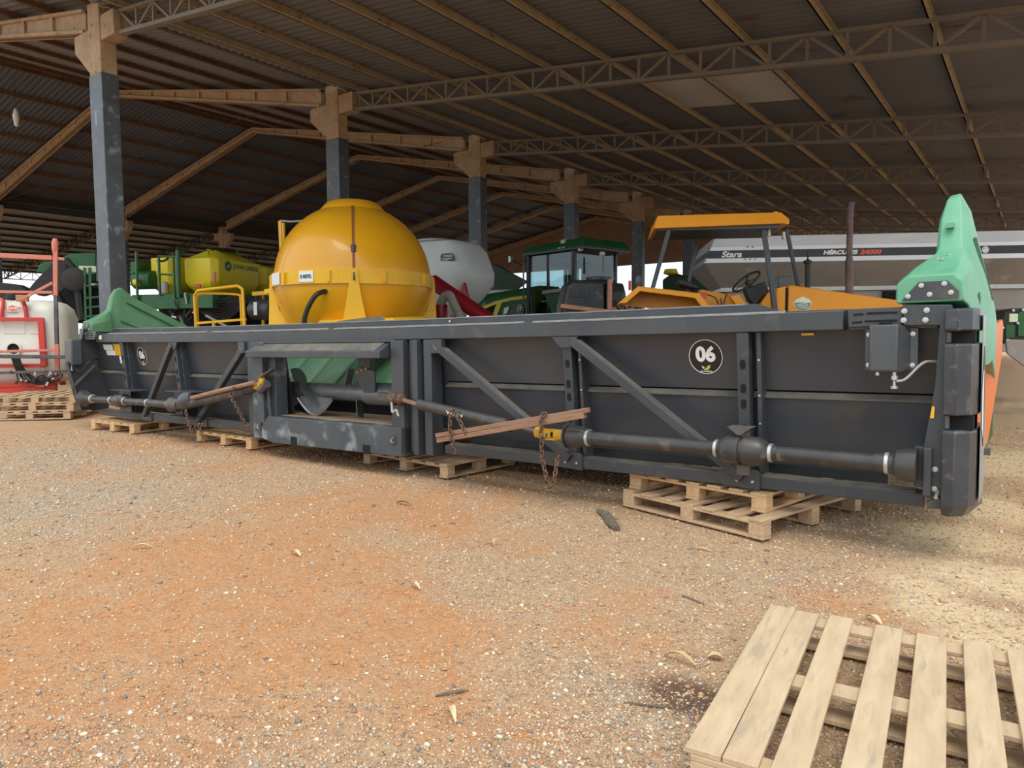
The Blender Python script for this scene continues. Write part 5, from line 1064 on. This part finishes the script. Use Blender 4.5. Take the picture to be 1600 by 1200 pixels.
n17 = F(813, 483, y=.28); o = B(MB().lathe([(0, 0), (.155, 0), (.155, .006), (0, .006)], n17, (0, -1, 0), 28), 'number_decal', 'decal_black', 0); B(ringm(n17, (0, -1, 0), .138, .148, .009), 'decal_ring', 'decal_white', 0, o); text('17', 'number', 'decal_white', o, n17+V(0, -.009, .01), (1, 0, 0), (0, 0, 1), width=.15, height=.15, bold=.04)
B(MB().prism([F(u, v, y=-.05) for u, v in ((849, 456), (888, 452), (890, 500), (866, 500))], (0, .06, 0)), 'rear_fender', 'deere_green', .01)
B(MB().bar(F(849, 457, y=-.08), F(890, 452, y=-.08), .12, .10), 'fender_rail', 'hose_grey', .005)
wheel('rear_wheel', (xb+.2, -.05, .95), .95, .5, (0, 1, 0), T, 'deere_yellow', 18); wheel('rear_wheel', (xb+.2, cw+.1, .95), .95, .5, (0, 1, 0), T, 'deere_yellow', 18); wheel('front_wheel', (hl.x+.2, .05, .7), .7, .4, (0, 1, 0), T, 'deere_yellow', 16); wheel('front_wheel', (hl.x+.2, 1.7, .7), .7, .4, (0, 1, 0), T, 'deere_yellow', 16)
B(MB().box((hl.x-.3, .55, .6), (xb+.4, 1.25, 1.1)), 'chassis', 'deep_green', .02)
m0 = F(798, 405, y=-.3); B(MB().tube([m0, F(815, 415, y=-.1), F(826, 400, y=0)], .02, 6), 'mirror_arm', 'rubber', 0); B(MB().cbox(m0, (.10, .12, .22)), 'mirror', 'steel', .02)
B(MB().tube([F(818, 400, y=-.1), F(818, 470, y=-.1)], .025, 6), 'exhaust_stack', 'dark_steel', 0); B(MB().tube([F(943, 399, y=.8), F(943, 425, y=.8)], .03, 6), 'antenna', 'hose_grey', 0)
# ---------------------------------------------- black tank with salmon frame
F = Fr(deep(930, 13.2), 42)
T = thing('black_sprayer_tank', 'black plastic sprayer tank strapped to a salmon-coloured frame', 'tank', F)
tp = [F(u, v, y=0) for u, v in ((877, 492), (880, 476), (888, 443), (897, 437), (944, 438), (948, 492))]
B(MB().loft([[(tp[0].x+.03-e, y, .8), (tp[1].x-e, y, tp[1].z), (tp[2].x, y, tp[2].z-e2), (tp[3].x, y, tp[3].z-e2), (tp[4].x, y, tp[4].z-e2), (tp[5].x+e, y, .8)] for y, e, e2 in ((0, -.03, .04), (.06, .0, .0), (.75, .0, 0), (.85, -.04, .05))]), 'tank_shell', 'black_poly', .03)
B(MB().loft([[(x, .15+e, .8), (x, .05+e, z-.18), (x, .16+e, z), (x, .66-e, z), (x, .77-e, z-.18), (x, .67-e, .8)] for x, z, e in ((tp[5].x, tp[4].z-.02, 0), (F(975, 450, y=.1).x, tp[4].z-.04, .02), (F(981, 465, y=.1).x, tp[4].z-.2, .12))]), 'tank_end', 'black_poly', .03)
B(MB().lathe([(.18, 0), (.19, .03), (.24, .03), (.24, .08), (.1, .10), (0, .10)], V(F(937, 436, y=.3).x, .4, tp[4].z), (0, 0, 1), 24), 'filler_lid', 'black_poly', 0)
lc = F(905, 457.5, y=-.004); o = B(MB().prism([lc+V(a, 0, b_) for a, b_ in ((-.17, -.075), (.17, -.095), (.18, .065), (-.165, .085))], (0, -.012, 0)), 'embossed_panel', 'black_poly', .006)
text('TOTAL', 'embossed_lettering', 'black_poly', o, lc+V(0, -.016, -.005), (1, 0, -.05), (0, 0, 1), width=.27, height=.10, bold=.01, depth=.012)
B(MB().bar(F(876, 478, y=-.04), F(952, 487, y=-.04), .06, .075), 'frame_rail', 'salmon', .005); B(MB().bar(V(tp[0].x, 0, .7), V(tp[5].x+.4, 0, .7), .08, .10), 'frame_rail', 'salmon', .005)
B(MB().bar(F(953, 436, y=-.05), V(F(951, 492, y=-.05).x, -.05, .0), .07, .09, (0, 1, 0)), 'strap_post', 'salmon', .004); B(MB().bar(F(955, 484, y=-.03), F(990, 483, y=-.03), .06, .10), 'frame_rail', 'salmon', .004)
for u, v, r in ((966, 480, .03), (972, 476, .04), (978, 482, .035), (984, 478, .03)): B(MB().lathe([(r, -.04), (r*1.1, 0), (r, .05)], F(u, v, y=-.08), (.3, -1, .2), 10), 'pump_fitting', 'dark_steel', 0)
B(MB().tube(arcpts([F(953, 470, y=-.08), F(962, 472, y=-.08), F(968, 485, y=-.08), F(972, 490, y=-.08)]), .012, 6), 'hose', 'hose_black', 0)
for x in (tp[0].x+.1, tp[5].x+.25): wheel('tank_wheel', (x, .4, .32), .32, .2, (0, 1, 0), T, 'salmon')
# ---------------------------------------------- planter with yellow hoppers
F = Fr(deep(340, 19.5), 21)
T = thing('seed_planter', 'green planter with large yellow seed hoppers lettered on the side', 'planter', F)
# the face with the lettering looks along +x, the short face along -y
kx = F(333, 420, y=0).x; zT = F(333, 399, y=0).z; zL = F(333, 440, y=0).z
def hx(u, v): return F(u, v, x=kx)
y1 = hx(405, 430).y; xL = F(283, 420, y=0).x
zt0 = hx(333, 403).z; zb0 = hx(333, 446).z
zpk = F(340, 394, y=.4).z
def hopper(x0, x1, ya, yb, zb_, zt_, zp, nm='seed_hopper'):
    c_ = .16
    def oct_(e, z): return [(x0+e+c_, ya+e, z), (x1-e-c_, ya+e, z), (x1-e, ya+e+c_, z), (x1-e, yb-e-c_, z), (x1-e-c_, yb-e, z), (x0+e+c_, yb-e, z), (x0+e, yb-e-c_, z), (x0+e, ya+e+c_, z)]
    return B(MB().loft([oct_(.28, zb_-.28), oct_(.06, zb_), oct_(0, zb_+.12), oct_(0, zt_), oct_(.42, zp-.04), oct_(.45, zp)]), nm, 'deere_yellow', .025)
hp_ = hopper(xL, kx+.08, -.02, y1, zb0, zt0, zt0+.30)
B(MB().lathe([(.44, 0), (.46, .03), (.40, .08), (0, .10)], V((xL+kx)/2, y1/2, zt0+.28), (0, 0, 1), 24), 'hopper_lid', 'decal_black', 0, hp_)
tx = hx(376, 419)
text('JOHN DEERE', 'lettering', 'decal_green', hp_, V(kx+.085, hx(380, 420).y, hx(380, 420).z), (0, 1, 0), (0, 0, 1), width=hx(399, 420).y-hx(360, 420).y, height=.17, bold=.02)
e_ = hx(352.5, 416); o = B(MB().lathe([(0, 0), (.15, 0), (.15, .006), (0, .006)], V(kx+.082, e_.y, e_.z), (1, 0, 0), 8), 'emblem', 'decal_green', 0, hp_)
MB().prism([V(kx+.09, e_.y+a, e_.z+b_) for a, b_ in ((-.08, -.02), (-.02, .01), (.02, .06), (.05, .06), (.03, .02), (.07, -.03), (.03, -.01), (-.03, -.04))], (.003, 0, 0)).build('emblem_animal', 'decal_yellow', o)
hopper(kx-1.05, kx-.02, y1+.25, y1+2.2, zb0+.08, zt0-.05, zt0+.1)
xs2 = F(232, 430, y=.2).x; hopper(xs2, F(272, 430, y=.2).x, .15, 1.6, zb0-.02, zt0+.08, zt0+.18)
B(MB().box((F(208, 470, y=-.2).x, -.25, zb0-.62), (kx+.15, 0.0, zb0-.22)), 'frame_beam', 'deere_green', .01); B(MB().box((xs2, .0, zb0-.45), (kx+.15, y1+2.2, zb0-.2)), 'frame_deck', 'deep_green', .01)
for u, va, vb in ((213, 393, 472), (248, 402, 462), (271, 398, 467), (278, 391, 465)):
    a_ = F(u, va, y=-.3); b_ = F(u+2, vb, y=-.3); B(MB().tube([a_, b_], .035 if u != 278 else .06, 8), 'ladder_post', 'deere_green', 0)
for v in (400, 428): B(MB().tube([F(248, v, y=-.3), F(276, v+2, y=-.3)], .03, 6), 'ladder_rail', 'deere_green', 0)
B(MB().tube(arcpts([F(246, 408, y=-.25), F(258, 407, y=-.25), F(268, 398, y=-.25), F(290, 395, y=-.25)]), .03, 6), 'hose', 'hose_black', 0)
B(MB().box(F(204, 430, y=0), F(215, 408, y=0)+V(0, .5, 0)), 'control_box', 'deere_green', .02)
B(MB().lathe([(.05, -.35), (.26, -.3), (.26, .3), (.05, .35)], F(228, 438, y=.1), (1, 0, 0), 18), 'blower', 'deere_green', 0); B(MB().lathe([(.1, 0), (.12, .2)], F(211, 441, y=-.1), (1, 0, 0), 12), 'blower_outlet', 'deere_yellow', 0)
B(MB().lathe([(.10, 0), (.11, .25), (.05, .32)], F(258, 458, y=-.2), (0, 0, 1), 12), 'oil_reservoir', 'hose_grey', 0)
r_ = random.Random(4)
for k in range(26):
    p = F(r_.uniform(268, 304), r_.uniform(470, 500), y=r_.uniform(-.3, .2)); q_ = p+V(r_.uniform(-.25, .25), r_.uniform(-.1, .1), r_.uniform(-.3, .3)); B(MB().bar(p, q_, .05, .05), 'linkage_piece', ('dark_steel', 'rubber', 'steel', 'deep_green')[k % 4], 0)
for k in range(9):
    a_ = F(305, 462+2.2*k, y=-.1); b_ = F(378, 458+3*k, y=-.1); m_ = (a_+b_)/2-V(0, 0, .16+.03*k); B(MB().tube(arcpts([a_, m_, b_]), .022, 6), 'seed_hose', 'hose_black', 0)
B(MB().box((kx-2.2, .4, .5), (kx+.2, y1+1.8, zb0-.5)), 'undercarriage', 'slot_black', .02)
B(MB().tube([F(322, 493, y=-.4), F(358, 512, y=-.4)], .035, 8), 'steel_rod', 'hose_grey', 0); B(MB().cbox(F(334, 433, y=-.2), (.10, .05, .28)), 'warning_flag', 'faded_red', .02); B(MB().cbox(F(310, 447, y=-.2), (.14, .04, .10)), 'reflector', 'red_paint', .005)
for x in (xs2+.6, kx-.6):
    wheel('planter_wheel', (x, .3, .5), .5, .35, (1, 0, 0), T, 'deere_yellow'); wheel('planter_wheel', (x, y1+1.4, .5), .5, .35, (1, 0, 0), T, 'deere_yellow')
# ---------------------------------------------- dark harvester with conveyor arm at far left
F = Fr(deep(120, 21.5), 50)
T = thing('cane_harvester', 'dark green harvester with a raised black conveyor arm', 'harvester', F)
B(MB().prism([F(u, v, y=0) for u, v in ((57, 425), (62, 412), (88, 406), (110, 396), (150, 394), (150, 440), (120, 440), (92, 420), (72, 428))], (0, 1.0, 0)), 'hood', 'deere_green', .03)
B(MB().prism([F(u, v, y=-.1) for u, v in ((44, 452), (52, 442), (84, 408), (104, 402), (118, 418), (115, 445), (98, 470), (85, 455), (60, 462))], (0, .5, 0)), 'conveyor_arm', 'rubber', .02)
B(MB().prism([F(u, v, y=-.2) for u, v in ((92, 455), (112, 440), (150, 450), (168, 500), (120, 505), (104, 500))], (0, 1.2, 0)), 'machine_body', 'slot_black', .02)
for a_, b_, w in (((100, 415), (140, 465), .06), ((85, 455), (112, 503), .10), ((118, 420), (128, 500), .12), ((128, 452), (160, 445), .06)): B(MB().tube([F(*a_, y=-.25), F(*b_, y=-.25)], w, 8), 'hydraulic_arm', 'rubber', 0)
B(MB().lathe([(.25, -.15), (.35, -.1), (.35, .1), (.25, .15)], F(118, 437, y=-.3), (0, 1, 0), 20), 'pulley', 'rubber', 0)
for u in (132, 140): B(MB().bar(F(u, 418, y=-.4), F(u+3, 520, y=-.4), .06, .06, (0, 1, 0)), 'ladder_rail', 'deere_green', 0)
for v in (428, 447, 466, 481, 495, 510): B(MB().bar(F(133, v, y=-.4), F(160, v-3, y=-.4), .05, .05), 'ladder_rung', 'deere_green', 0)
B(MB().box((F(105, 520, y=-.3).x, -.3, .3), (F(165, 520, y=-.3).x, .9, 1.5)), 'base_frame', 'deere_green', .02); B(MB().box((F(108, 520, y=-.3).x, -.33, .9), (F(122, 520, y=-.3).x, -.3, 1.75)), 'side_panel', 'deere_green', .02)
B(MB().cbox(F(137, 421, y=-.35), (.45, .05, .20)), 'sticker', 'decal_pale', 0); B(MB().prism([F(0, 449, y=1.5), F(0, 441, y=1.5), F(25, 444, y=1.5), F(42, 452, y=1.5), F(30, 470, y=1.5), F(-20, 470, y=1.5)], (0, .6, 0)), 'rear_cover', 'rubber', .03)
for x in (-1.2, .6): wheel('harvester_wheel', (x, .0, .6), .6, .4, (0, 1, 0), T, 'deere_yellow')
# ---------------------------------------------- trailed sprayer: white tank in a red frame
F = Fr(deep(50, 13.6), 55)
T = thing('tank_sprayer', 'white-tank sprayer in a bright red frame standing on pallets', 'sprayer', F)
zg = .40
tl = F(-60, 480, y=.2).x; tr = F(104, 520, y=.2).x; ztp = F(50, 468, y=.2).z; zbt = F(50, 590, y=.2).z
def rr_(e, z, ya=.15, yb=1.4): return ringr(tl+e, tr-e, ya+e, yb-e, z, .32, 6)
B(MB().loft([rr_(.12, zbt-.1), rr_(.02, zbt), rr_(0, zbt+.25), rr_(0, ztp-.35), rr_(.05, ztp-.16), rr_(.16, ztp-.05), rr_(.30, ztp)]), 'tank_shell', 'tank_white', 0, smooth=50)
tf = .14
for u0, u1_, v0, v1_ in ((6, 39, 500, 522), (46, 62, 500, 522)):
    B(MB().box(F(u0, v1_, y=tf), F(u1_, v0, y=tf)+V(0, .04, 0)), 'moulded_panel', 'tank_white', .012)
B(ringm(F(22, 545, y=.16), (0, -1, 0), .10, .13, .05), 'sump_ring', 'tank_white', 0); B(disc(F(22, 545, y=.155), (0, -1, 0), .10, .01), 'sump_hole', 'slot_black', 0)
kc = F(19.5, 481.5, y=.13); kd = B(MB().prism([kc+V(a, 0, b_) for a, b_ in ((-.15, 0), (0, .055), (.15, 0), (0, -.055))], (0, -.006, 0)), 'logo', 'decal_red', 0); text('KUHN', 'logo_lettering', 'decal_white', kd, kc+V(0, -.009, 0), (1, 0, 0), (0, 0, 1), width=.18, height=.05, bold=.04)
B(MB().cbox(kc+V(.0, -.004, -.085), (.18, .003, .012)), 'logo_line', 'decal_grey', 0)
for u in ((4, 468, 2, 500), (34, 468, 42, 500)):
    B(MB().tube(arcpts([F(u[0]-6, u[1], y=.6), F(u[0], u[1]+1, y=.3), F((u[0]+u[2])/2+1, (u[1]+u[3])/2-4, y=.13), F(u[2], u[3], y=.10)]), .035, 8), 'tank_strap', 'red_paint', 0)
R_ = lambda a_, b_, w, y=.05, m_='red_paint', nm='frame_bar', h=None: B(MB().bar(F(*a_, y=y), F(*b_, y=y), w, h or w, (0, 1, 0)), nm, m_, .006)
R_((-60, 499), (68, 499), .07); R_((64, 497), (69, 572), .10); R_((-60, 572), (70, 571), .07); R_((-60, 551), (89, 547), .05, -.1, 'faded_red'); R_((-60, 601), (82, 613), .16, -.05, 'red_paint')
R_((-40, 604), (85, 598), .09, -.1); R_((82, 590), (82, 612), .14, -.05)
R_((87, 385), (87, 462), .075, -.12, 'faded_red', 'mast'); R_((87, 460), (89, 540), .065, -.12, 'dark_steel', 'mast'); R_((89, 538), (90, 598), .075, -.12, 'faded_red', 'mast')
R_((-60, 396), (82, 403), .085, -.12, 'faded_red', 'boom_bar'); R_((82, 403), (101, 405), .05, -.12, 'faded_red', 'boom_bar'); R_((-60, 455), (82, 457), .05, -.12, 'faded_red', 'boom_bar'); R_((82, 442), (33, 468), .05, -.12, 'faded_red', 'boom_brace')
B(MB().lathe([(.03, 0), (.055, .10), (.06, .22), (.04, .30), (0, .31)], F(86, 398, y=-.12), (.05, 0, 1), 10), 'boom_hook', 'faded_red', 0)
R_((-60, 556), (104, 558), .07, -.25, 'dark_steel', 'spray_boom'); R_((-60, 584), (104, 580), .05, -.25, 'dark_steel', 'spray_boom')
for k in range(7): B(MB().tube(arcpts([F(18+2*k, 558, y=-.1), F(22+2*k, 570, y=-.14), F(26+2.5*k, 580, y=-.14), F(30+6*k, 592+r_.uniform(-3, 6), y=-.2), F(50+7*k, 590+r_.uniform(-4, 8), y=-.22), F(80+3*k, 584, y=-.2)]), .014, 6), 'hose', 'hose_black', 0)
for k in range(24): p = F(r_.uniform(14, 96), r_.uniform(580, 598), y=-.28); B(MB().bar(p, p+V(r_.uniform(-.06, .06), 0, r_.uniform(-.07, .07)), .04, .04, (0, 1, 0)), 'nozzle_fitting', ('rubber', 'steel', 'dark_steel')[k % 3], 0)
B(MB().lathe([(.05, 0), (.11, .05), (.11, .12), (.05, .16)], F(20, 470, y=.5), (0, 0, 1), 14), 'tank_lid', 'rubber', 0); B(MB().cbox(F(35, 466, y=.1), (.2, .1, .12)), 'valve_block', 'salmon', .01)
zpal = F(50, 616, y=-.1).z
for x in (tl+.2, tr-.35):
    for y in (.1, 1.2): B(MB().bar((x, y, .42), (x, y, zbt), .09, .09, (0, 1, 0)), 'stand_leg', 'red_paint', .006)
# pallets under it
lf = WORLD(0, 658, z=0)
for k in range(3):
    pallet(Fr((-14.32+.03*k, 4.36+.03*k, .1385*k), 45+1.5*k), 1.2, 1.30, ('bottom', 'middle', 'top')[k]+' pallet of the low stack under the red-framed sprayer', wood='pallet_wood', seed=20+k, sw=.11, group='pallets stacked under the sprayer')
# ---------------------------------------------- dark grain cart between the columns, machine at right edge, sprayer arm
F = Fr(deep(790, 27), 10)
T = thing('grain_cart', 'dark green grain cart with flared hopper, beside the glazed green cab', 'cart', F)
B(MB().loft([[F(u, v, y=y) for u, v in pts] for pts, y in ((((755, 416), (775, 413), (826, 440), (800, 460), (755, 462)), 0), (((758, 416), (778, 413), (822, 440), (798, 458), (760, 460)), 1.8))]), 'hopper', 'deep_green', .03)
B(MB().box(F(755, 470, y=-.1), F(800, 452, y=-.1)+V(0, 1.5, 0)), 'cream_tank', 'tank_white', .05)
for x in (-.8, .8): wheel('cart_wheel', (x, .2, .7), .7, .45, (0, 1, 0), T, 'deere_yellow')
B(MB().box((-1.6, .3, .6), (1.2, 1.5, F(780, 475, y=0).z)), 'chassis', 'deep_green', .03)
F = Fr(deep(1590, 11.8), 25)
T = thing('planter_row_unit', 'green machine with grey blade shield at the right edge', 'machine', F)
B(MB().prism([F(u, v, y=0) for u, v in ((1562, 520), (1570, 486), (1580, 482), (1640, 480), (1640, 540), (1566, 536))], (0, .9, 0)), 'side_box', 'decal_black', .02)
B(MB().box(F(1571, 528, y=-.03), F(1586, 508, y=-.03)+V(0, .06, 0)), 'green_cover', 'deere_green', .01); B(MB().box(F(1590, 526, y=-.03), F(1640, 486, y=-.03)+V(0, .06, 0)), 'green_cover', 'deere_green', .01); B(MB().box(F(1577, 503, y=-.02), F(1591, 490, y=-.02)+V(0, .02, 0)), 'warning_sticker', 'decal_pale', 0)
B(MB().prism([F(u, v, y=-.05) for u, v in ((1572, 530), (1640, 532), (1640, 590), (1600, 572), (1574, 552))], (0, .05, 0)), 'blade_shield', 'dusty_steel', .006)
for u, v in ((1583, 485), (1567, 512), (1574, 531), (1590, 505), (1598, 484)): B(MB().lathe([(.025, 0), (.02, .02)], F(u, v, y=-.03), (0, -1, 0), 8), 'bolt', 'zinc', 0)
B(MB().box((.85, .2, 0), (1.6, .9, 1.1)), 'stand', 'deep_green', .02); B(MB().lathe([(0, -.02), (.32, -.02), (.34, 0), (.32, .02), (0, .02)], V(1.1, -.12, .36), (0, 1, .1), 24), 'coulter_disc', 'rust_chain', 0)
F = Fr(deep(1075, 24), 10)
T = thing('boom_machine', 'low dark green machine far behind, below the orange canopy', 'machine', F)
B(MB().prism([F(u, v, y=0) for u, v in ((1035, 500), (1035, 437), (1045, 430), (1052, 425), (1062, 430), (1090, 432), (1150, 428), (1150, 500))], (0, 1.2, 0)), 'machine_body', 'deep_green', .04); B(MB().lathe([(.1, 0), (.25, .05), (.2, .2)], F(1048, 430, y=-.1), (0, 0, 1), 12), 'yellow_cap', 'deere_yellow', 0)
B(MB().box((-1, .1, 0), (1.6, 1.0, 1.2)), 'base_frame', 'slot_black', .02)
F = Fr(deep(790, 24), 0)
# ---------------------------------------------- litter on the ground
def leaf(u, v, ln, yaw, label, m_='leaf_dry', curl=.02, w=.22, cat='leaf', name='dry_leaf'):
    p = WORLD(u, v, z=0); f = Fr((p.x, p.y, float(ground_z(np.array([p.x]), np.array([p.y]))[0])+.004), yaw); mb = MB(); rg = []
    for k in range(9):
        t = k/8; hw = ln*w*math.sin(math.pi*min(1, t*.95+.03))**.8*.5+.001; z = curl*math.sin(t*3.0)+.004
        rg.append([(ln*(t-.5), -hw, z+hw*.7), (ln*(t-.5), 0, z), (ln*(t-.5), hw, z+hw*.5), (ln*(t-.5), hw, z+hw*.5+.0025), (ln*(t-.5), 0, z+.0025), (ln*(t-.5), -hw, z+hw*.7+.0025)])
    o = mb.loft(rg).build(name, m_, None, label=label, category=cat); o.matrix_world = f.M
leaf(221, 854, .13, 50, 'pale curled leaf lying alone far left on the gravel', 'leaf_pale'); leaf(462, 864, .13, -10, 'pale flat leaf on red dirt left of centre', 'leaf_pale')
leaf(649, 915, .10, -15, 'cream dry leaf lying near the middle of the yard', 'leaf_pale'); leaf(770, 848, .13, -45, 'curled brown leaf in front of the long chain', 'leaf_dry', .03)
leaf(706, 1113, .11, -35, 'pale split leaf near the bottom middle edge', 'leaf_pale', .03); leaf(1062, 1030, .16, -10, 'long twisted brown leaf left of the foreground pallet', 'leaf_dry', .03, .16)
leaf(1118, 1026, .07, 20, 'small brown leaf close to the foreground pallet', 'leaf_dry', .01, .6); leaf(1365, 966, .11, -40, 'pale torn leaf just beyond the foreground pallet', 'leaf_pale', .02, .3)
leaf(1098, 856, .11, -5, 'thin yellowish leaf in front of the stacked pallets', 'leaf_pale', .008, .14); leaf(630, 786, .14, 10, 'dark brown leaf on the red dirt patch at centre', 'bark', .02, .2)
def stick(pts, r, label, m_='bark', nm='stick'):
    P = [WORLD(u, v, z=0) for u, v in pts]; o_ = P[0].copy(); z = float(ground_z(np.array([o_.x]), np.array([o_.y]))[0]); f = Fr((o_.x, o_.y, z))
    o = MB().tube([p-o_+V(0, 0, (r[i] if isinstance(r, list) else r)*.8) for i, p in enumerate(P)], r, 8).build(nm, m_, None, label=label, category='stick'); o.matrix_world = f.M
stick([(935, 797), (947, 806), (955, 818), (964, 826)], [.02, .034, .038, .026], 'short thick piece of dark bark in front of the stacked pallets', nm='bark_piece')
stick([(680, 1079), (700, 1076), (718, 1073), (732, 1070)], [.004, .009, .008, .003], 'thin dark twig near the bottom of the yard'); stick([(1066, 928), (1085, 935), (1100, 942)], .006, 'thin twig between the stacked pallets and the foreground pallet')
stick([(975, 1092), (1010, 1096), (1050, 1100)], .005, 'thin straight twig beside the dark oil stain')
